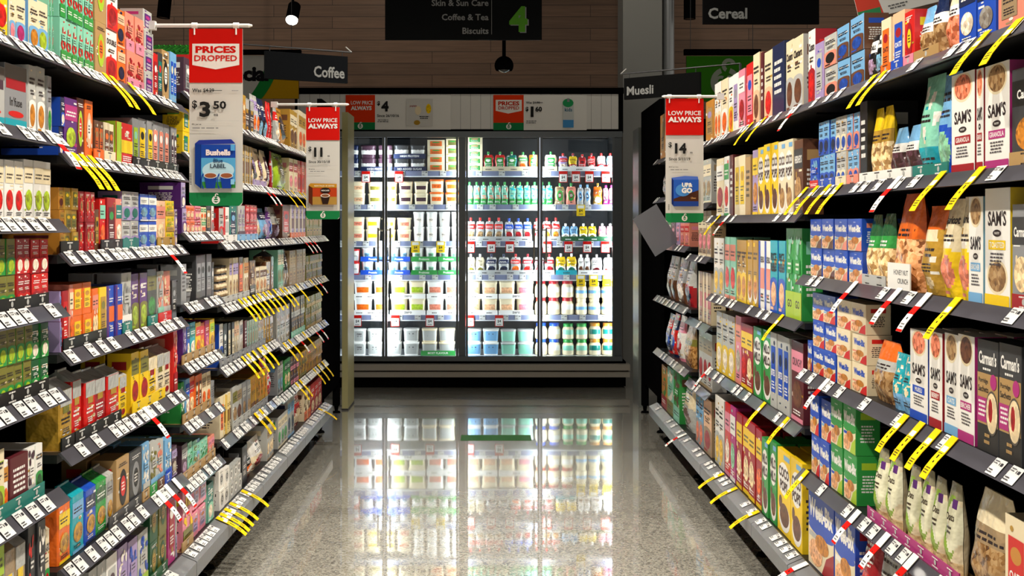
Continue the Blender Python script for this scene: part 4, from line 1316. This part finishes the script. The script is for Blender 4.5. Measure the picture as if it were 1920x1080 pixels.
# ------------------------------------------------------------------ hanging price signs over the shelves
def rod(x0, x1, Y, z, name, label, side):
    mb = MB(); mb.cyl((x0, Y, z), (x1, Y, z), .0065, n=10, c=col('d8d6d0')); mb.cyl((x1 if side < 0 else x0, Y, z), ((x1+.012) if side < 0 else (x0-.012), Y, z), .007, .003, 10, col('white'))
    e = x0 if side < 0 else x1; mb.box(e-.02, Y-.012, z-.014, e+.012, Y+.012, z+.014, col('d8d6d0')); o = mb.obj(name, M_PLAS); tag(o, label, 'rod')
def hang(x0, x1, y0, y1, Y, draw, label, rod_x, ry, side, rl):
    Z = fz(ry, Y)
    rod(*(sorted((fx(rod_x[0], Y), fx(rod_x[1], Y)))), Y, Z, 'sign_rod', rl, side)
    root = empty('price_sign', (fx(x0, Y), Y, fz(y1, Y))); tag(root, label, 'sign'); w_, h_ = fx(x1, Y)-fx(x0, Y), fz(y0, Y)-fz(y1, Y)
    mb = MB(); r = .012; pts = [(0, h_), (w_, h_)][::-1]
    P = [(0, h_), (0, r), (r*.3, r*.3), (r, 0), (w_-r, 0), (w_-r*.3, r*.3), (w_, r), (w_, h_)]
    for k in range(len(P)): a, b = P[k], P[(k+1) % len(P)]; mb.face([(a[0], 0, a[1]), (a[0], .002, a[1]), (b[0], .002, b[1]), (b[0], 0, b[1])], col('c8c6c0'))
    mb.face([(a, 0, b) for a, b in P], col('cfcdc7')); mb.face([(a, .002, b) for a, b in P[::-1]], col('cfcdc7'))
    A = Art(mb, lambda u, v, k: (u*w_, -k, v*h_), .0004); A.W = w_; A.H = h_
    A.poly([(0, .075), (0, r/h_), (r/w_, 0), (1-r/w_, 0), (1, r/h_), (1, .075)], col('signgreen')); LG(A, .5, .034, .023, col('white'), None); draw(A); mb.obj('card', M_SIGN, root)
    for u in (.1, .88):
        mb = MB(); mb.cyl((u*w_, -.004, h_-.02), (u*w_, -.004, h_+(Z-fz(y0, Y))+.004), .003, n=6, c=col('white')); mb.cyl((u*w_-.009, -.0015, Z-fz(y1, Y)), (u*w_+.009, -.0015, Z-fz(y1, Y)), .0095, n=8, c=col('white')); mb.obj('clip', M_PLAS, root)
def s1(A):
    A.rect(0, .695, 1, 1, col('signred')); A.poly([(.06, .915), (.06, .795), (.5, .77), (.94, .795), (.94, .915)], col('e9e6e0'))
    T(A, 'PRICES', .5, .862, .040, col('signred'), .8, 'c', bold=.045, wide=1.5); T(A, 'DROPPED', .5, .816, .034, col('signred'), .8, 'c', wide=1.4)
    T(A, 'Was $4.29', .06, .638, .024, col('222222'), .58, bold=.02); A.rect(.33, .649, .62, .652, col('222222')); A.lines(.8, .645, .93, .655, 1, col('999999'))
    T(A, '$', .06, .545, .05, col('222222'), .14, bold=.02); T(A, '3', .20, .50, .088, col('222222'), .28, bold=.04, wide=1.25); T(A, '50', .46, .545, .046, col('222222'), .28, bold=.03, wide=1.25); T(A, 'ea', .47, .505, .014, col('444444'))
    A.rect(.05, .478, .95, .4795, col('bbbbbb')); T(A, '49c per ea', .06, .452, .012, col('222222'), .24); A.lines(.06, .432, .72, .444, 1, col('888888'))
    # picture of a blue tea carton with two cups
    A.poly([(.12, .35), (.12, .125), (.24, .095), (.24, .345)], col('173a8a')); A.poly([(.12, .35), (.24, .345), (.88, .35), (.80, .375), (.2, .37)], col('2a3a9a')); A.rect(.24, .10, .88, .345, col('1f48a8')); A.rect(.24, .10, .88, .27, col('58a8d8')); A.ell(.56, .2, .3, .05, col('b8dcea')); A.rect(.24, .10, .88, .135, col('3a8a40'))
    T(A, 'Bushells', .56, .283, .034, col('f4e6e6'), .56, 'c', bold=.05); T(A, 'Blue', .56, .243, .022, col('24406a'), .2, 'c'); T(A, 'LABEL', .56, .212, .024, col('2a3448'), .32, 'c')
    for u in (.42, .72): A.poly([(u-.12, .17), (u-.08, .098), (u+.08, .098), (u+.12, .17)], col('1c3f9c')); A.ell(u, .17, .125, .017, col('d8e0e8')); A.ell(u, .17, .108, .013, col('9a5a3a')); A.arc(u-.13, .138, .03, .045, 90, 270, col('1c3f9c'), 8)
    A.rect(.8, .12, .87, .15, col('8cc8ec')); A.rect(.8, .31, .88, .345, col('5aa8e0')); 
    for k in range(8): A.rect(.035, .12+k*.008, .075, .124+k*.008, col('444444'))
def low(A, price, since, unit, pic):
    A.rect(0, .705, 1, 1, col('signred')); T(A, 'LOW PRICE', .5, .865, .036, col('e9e6e0'), .86, 'c', wide=1.3); T(A, 'ALWAYS', .5, .808, .044, col('e9e6e0'), .88, 'c', bold=.05, wide=1.3)
    T(A, '$', .07, .60, .048, col('222222'), .15, bold=.02); T(A, price, .24, .555, .085, col('222222'), .42, bold=.045); T(A, 'ea', .64, .557, .012, col('444444'))
    T(A, since, .08, .50, .024, col('222222'), .7, bold=.02); A.rect(.05, .478, .95, .4795, col('bbbbbb')); T(A, unit, .08, .44, .012, col('222222'), .36); A.lines(.08, .42, .62, .432, 1, col('888888')); pic(A)
    for k in range(8): A.rect(.05, .10+k*.006, .09, .103+k*.006, col('444444'))
def pic2(A):
    A.poly([(.08, .3), (.08, .15), (.2, .12), (.2, .29)], col('5a2a18')); A.rect(.2, .13, .92, .3, col('b8401c')); A.rect(.2, .13, .92, .2, col('b08840')); A.poly([(.08, .3), (.2, .28), (.92, .28), (.92, .315), (.14, .32)], col('c08a2a')); T(A, 'NEW PACK 35 SERVES', .55, .29, .014, col('f4e6c0'), .6, 'c')
    A.ell(.58, .255, .15, .026, col('2a1a14')); T(A, 'NESCAFE', .58, .249, .013, col('white'), .24, 'c'); A.poly([(.44, .21), (.5, .135), (.66, .135), (.72, .21)], col('2e201a')); A.ell(.58, .21, .14, .017, col('e8ddd0')); A.ell(.58, .21, .11, .012, col('8a5a3a'))
def pic3(A):
    A.poly([(.15, .36), (.15, .15), (.2, .13), (.2, .35)], col('14286a')); A.poly([(.15, .36), (.2, .34), (.86, .34), (.84, .37), (.5, .375)], col('5070c8')); A.rect(.2, .13, .86, .345, col('2a5ab8')); A.poly([(.2, .13), (.2, .19), (.86, .26), (.86, .13)], col('4a2a20')); A.poly([(.2, .13), (.2, .17), (.86, .17), (.86, .13)], col('24408c')); A.ell(.45, .26, .2, .05, col('4a8ad0'))
    T(A, 'UP&', .56, .285, .035, col('white'), .3, 'c', bold=.05); T(A, 'GO', .55, .235, .045, col('white'), .36, 'c', bold=.06); T(A, 'Choc', .72, .19, .014, col('e8b070'), .2, 'c')
hang(355, 455, 54, 386, 3.82, s1, 'prices dropped sign reading $3.50 with a blue tea carton, beside the tea shelves', (285, 466), 48, -1, 'white rod holding the prices dropped sign above the tea shelf')
hang(574, 637, 201, 411, 5.97, lambda A: low(A, '11', 'Since 30/10/18', '42c per ea', pic2), 'low price always sign reading $11 with an orange coffee carton', (516, 650), 196, -1, 'thin rod holding the $11 coffee sign')
hang(1248, 1319, 185, 417, 5.38, lambda A: low(A, '14', 'Since 5/11/19', '$4.67 per Litre', pic3), 'low price always sign reading $14 with a blue drink carton, beside the cereal shelves', (1246, 1352), 181, 1, 'white rod holding the $14 sign at the cereal shelf')
# tilted sign above the oats shelf
root = empty('price_sign', (fx(1612, 4.1), 4.1, fz(40, 4.1))); root.rotation_euler = (0, -math.radians(14), 0); tag(root, 'tilted white price sign with red and green end above the oats shelf', 'sign')
mb = MB(); mb.box(0, 0, 0, .30, .002, .16, col('dedcd6')); A = Art(mb, lambda u, v, k: (u*.3, -k, v*.16)); A.W, A.H = .3, .16; A.poly([(-.0, 0), (.3, 0), (.22, 1), (0, 1)], col('d84a3a')); A.rect(0, 0, .27, .2, col('3a8a58')); T(A, 'Only', .36, .3, .14, col('222222')); A.lines(.36, .08, .6, .2, 2, col('666666')); A.ell(.84, .35, .12, .2, col('7a3a3a', .3)); mb.obj('card', M_SIGN, root)
# ------------------------------------------------------------------ overhead signs
def board(x0, x1, y0, y1, Y, c, label, draw, yaw=None, Y1=None, hooks=True):
    X0, X1 = fx(x0, Y), fx(x1, Y1 or Y); Z0, Z1 = fz(y1, Y), fz(y0, Y); w_ = math.hypot(X1-X0, (Y1 or Y)-Y); h_ = Z1-Z0
    r = empty('aisle_sign', (X0, Y, Z0), math.atan2((Y1 or Y)-Y, X1-X0)); tag(r, label, 'sign')
    mb = MB(); mb.box(0, 0, 0, w_, .02, h_, col(c)); A = Art(mb, lambda u, v, k: (u*w_, -k, v*h_), .0006); A.W, A.H = w_, h_; draw(A); mb.obj('board', M_SIGN, r)
    for u in (.06, .94):
        mb = MB(); mb.cyl((u*w_, .01, h_-.005), (u*w_, .01, h_+(5.19-Z1) if hooks is True else h_+.03), .0025, n=6, c=col('charcoal')); mb.obj('hanger', M_PLAS, r)
    if hooks is not True:
        s_ = hooks; xa, xb = (-.17, w_+.03) if s_ < 0 else (-.03, w_+.26); e_ = w_+.03 if s_ < 0 else -.03; f_ = xa if s_ < 0 else xb
        mb = MB(); mb.cyl((xa, .01, h_+.03), (xb, .01, h_+.03), .005, n=6, c=col('charcoal')); mb.cyl((e_, .01, h_+.03), (e_+s_*.04, .01, h_+.06), .004, n=6, c=col('silver')); mb.cyl((f_, .01, h_+.03), (f_, .01, 1.95-Z0), .008, n=8, c=col('charcoal')); mb.obj('arm', M_PLAS, r)
def d4(A):
    g = col('77797a')
    for t, v in (('Skin & Sun Care', .585), ('Coffee & Tea', .33), ('Biscuits', .085)): T(A, t, .66, v+.02, .115, g, .5, 'r', bold=.02)
    A.rect(.678, .10, .681, 1, g); T(A, '4', .80, .125, .46, g, .17, bold=.05); T(A, '4', .792, .14, .46, col('4a8426'), .17, bold=.05)
board(722, 1016, -30, 75, 8.0, '0b0d0e', 'black aisle sign with green number 4 listing coffee, tea and biscuits', d4)
board(497, 652, 95, 147, 7.0, '0a0d11', 'black hanging sign reading Coffee above the coffee shelves', lambda A: T(A, 'Coffee', .96, .16, .42, col('8d8f8e'), .38, 'r', bold=.025), Y1=7.25, hooks=-1)
board(1170, 1312, 147, 187, 7.4, '08090a', 'black hanging sign reading Muesli above the end cereal shelves', lambda A: T(A, 'Muesli', .04, .18, .42, col('8d8f8e'), .36, 'l', bold=.025), Y1=7.08, hooks=1)
board(1318, 1536, -60, 45, 6.4, '0a0a0b', 'black hanging sign reading Cereal above the cereal shelves', lambda A: T(A, 'Cereal', .045, .09, .2, col('8d8f8e'), .35, 'l', bold=.03))
def dsp(A):
    A.rect(0, 0, 1, 1, col('c99a12')); A.k = 1
    B = Art(A.mb, lambda p, q, k: (p, -k, q), A.eps); B.k = 3; W_, H_ = A.W, A.H
    ed = lambda f, g: [(W_*(f-g*(t/15)**2), H_*(1-t/15)) for t in range(15, -1, -1)]
    B.poly([(0, 0)]+ed(.84, .14)+[(0, H_)], col('1f8a3c')); B.poly([(0, 0)]+ed(.735, .15)+[(0, H_)], col('c9c8c0')); A.k = B.k+1
    T(A, 'Special', .755, .30, .46, col('16161a'), .53, 'r', bold=.05)
board(330, 560, 104, 185, 9.0, '111111', 'hanging sign reading Special in black on a pale disc with green and yellow', dsp)
def dg(A): A.rect(0, 0, 1, 1, col('logogreen')); LG(A, .55, .42, .33, col('a9b4a2'), None)
board(1287, 1420, 105, 190, 9.4, '111111', 'green banner with pale round fruit emblem behind the cereal shelves', dg)
for x0, x1, y0, y1, Y, nm in ((326, 566, 95, 103.4, 9.0, 'top bar of the yellow Special sign'), (1281, 1424, 94, 104.4, 9.4, 'black bar holding the green emblem banner')):
    o = simple([(fx(x0, Y), Y-.06, fz(y1, Y), fx(x1, Y), Y-.012, fz(y0, Y))], 'sign_bar', M_DARK, None); tag(o, nm, 'bar')
# woven green garland on the far shelf top
for _g in range(0): pass
mb = MB()
for k in range(16):
    for j in range(-5, 3): 
        cx, cz = fx(286, 5.6)+k*.013, fz(114, 5.6)+j*.028; mb.cyl((cx-.02, 5.6+.006*((k+j) % 2), cz-.012), (cx+.02, 5.6-.006*((k+j) % 2), cz+.016), .011, .006, 6, col('2a8a26'))
o = mb.obj('green_garland', M_FILM); tag(o, 'bright green leafy garland showing above the far coffee shelf', 'decoration')
# ------------------------------------------------------------------ ceiling spotlights, camera
def spot(x, y, z, label, lit, r=.065, tilt=0, pitch=0):
    o = empty('spotlight', (x, y, z)); o.rotation_euler = (0, tilt, 0); tag(o, label, 'spotlight')
    rot = Matrix.Rotation(-pitch, 3, 'X')
    def turn(mb): mb.v = [tuple(rot @ Vector(p)) for p in mb.v]; return mb
    mb = MB(); mb.cyl((0, 0, .0), (0, 0, .24), r, n=20, c=(1,1,1,1), caps=False); mb.face([(r*math.cos(t*.314), r*math.sin(t*.314), .24) for t in range(20)], (1,1,1,1)); turn(mb).obj('housing', M_DARK, o)
    mb = MB(); mb.cyl((0, 0, .004), (0, 0, .012), r*.93, n=20, c=(1,1,1,1)); turn(mb).obj('lens', mat('lit_lens', 'fff6e8', .3, emit=22) if lit else mat('dark_lens', '222222', .2), o)
    mb = MB(); yo = .12*math.sin(pitch); mb.cyl((0, yo, .12+.08), (0, yo, 5.2-z if not tilt else .3), .012, n=8, c=(1,1,1,1)); mb.obj('stem', M_DARK, o)
spot(fx(547, 12), 12, fz(33, 12)-.03, 'lit ceiling spotlight against the timber wall', True, pitch=.75)
spot(fx(306, 9), 9, fz(34, 9), 'unlit dark spotlight above the tea boxes', False, .05, .1)
spot(fx(1293, 11), 11, fz(36, 11), 'unlit dark spotlight beside the concrete column', False, .055)
for k, (x, y) in enumerate(WALL_FILL): spot(x, y, 4.82, f"added unseen fill spotlight {['above the garland','above the fridge','before the concrete column','above the cereal sign'][k]}", True, .06)  # housings for the added out-of-view fill lamps
for k, (x, y) in enumerate(TRACK): spot(x, y, 4.16, f"ceiling track spotlight over the aisle, {['pair behind the camera','first pair','second pair','third pair','fourth pair','last pair'][k//2]} on the {'tea' if x < 0 else 'cereal'} side", True, .06)
Y = 8.6; cz = fz(123, Y); cx = fx(945, Y)
o = empty('security_camera', (cx, Y, cz)); tag(o, 'black dome security camera on a pole below the aisle sign', 'camera')
mb = MB(); mb.cyl((0, 0, .05), (0, 0, 5.2-cz), .014, n=12, c=(1,1,1,1)); mb.obj('pole', M_DARK, o)
def dome(rad, z0, z1, m, name):
    mb = MB(); rows = []
    for k in range(9): a = z0+(z1-z0)*k/8; rows.append([(rad*math.cos(a)*math.cos(t*PI/12), rad*math.cos(a)*math.sin(t*PI/12), rad*math.sin(a)) for t in range(24)])
    mb.grid(rows, lambda a, b: (1,1,1,1), True); mb.obj(name, m, o)
dome(.07, -.55, 1.5, M_DARK, 'housing'); dome(.052, -1.5, -.3, mat('smoked_dome', '55585a', .08, .3, coat=1), 'dome')
# floor sticker, grey card
mb = MB(); x0, x1 = fx(864, 7.65), fx(996, 7.65); A = Art(mb, lambda u, v, k: (u, v, .0008+k), .0004); A.rect(x0, 7.58, x1, 7.78, col('2c5c28')); 
for q in (.3, .7): A.lines(x0+(x1-x0)*(q-.18), 7.63, x0+(x1-x0)*(q+.18), 7.73, 2, col('1f5a24'))
o = mb.obj('floor_sticker', M_SIGN); tag(o, 'green strip sticker lying on the polished floor before the fridge', 'sticker')
o = empty('grey_card', (fx(1232, 6.9), 6.95, fz(432, 6.9))); tag(o, 'blank grey card hanging askew at the end cereal bay', 'card'); o.rotation_euler = (0, math.radians(-32), math.radians(8))
simple([(-.085, 0, -.13, .085, .003, .13)], 'card_sheet', mat('grey_card_stock', '6e7278', .5), o)
from collections import defaultdict
by = defaultdict(list)
for o in bpy.data.objects:
    if o.parent is None and 'label' in o: by[o['label']].append(o)
for k, v in by.items():
    if len(v) > 1:
        for o in v: o['group'] = k[:70]
print('objects', len(bpy.data.objects), 'top', N_OBJ[0])
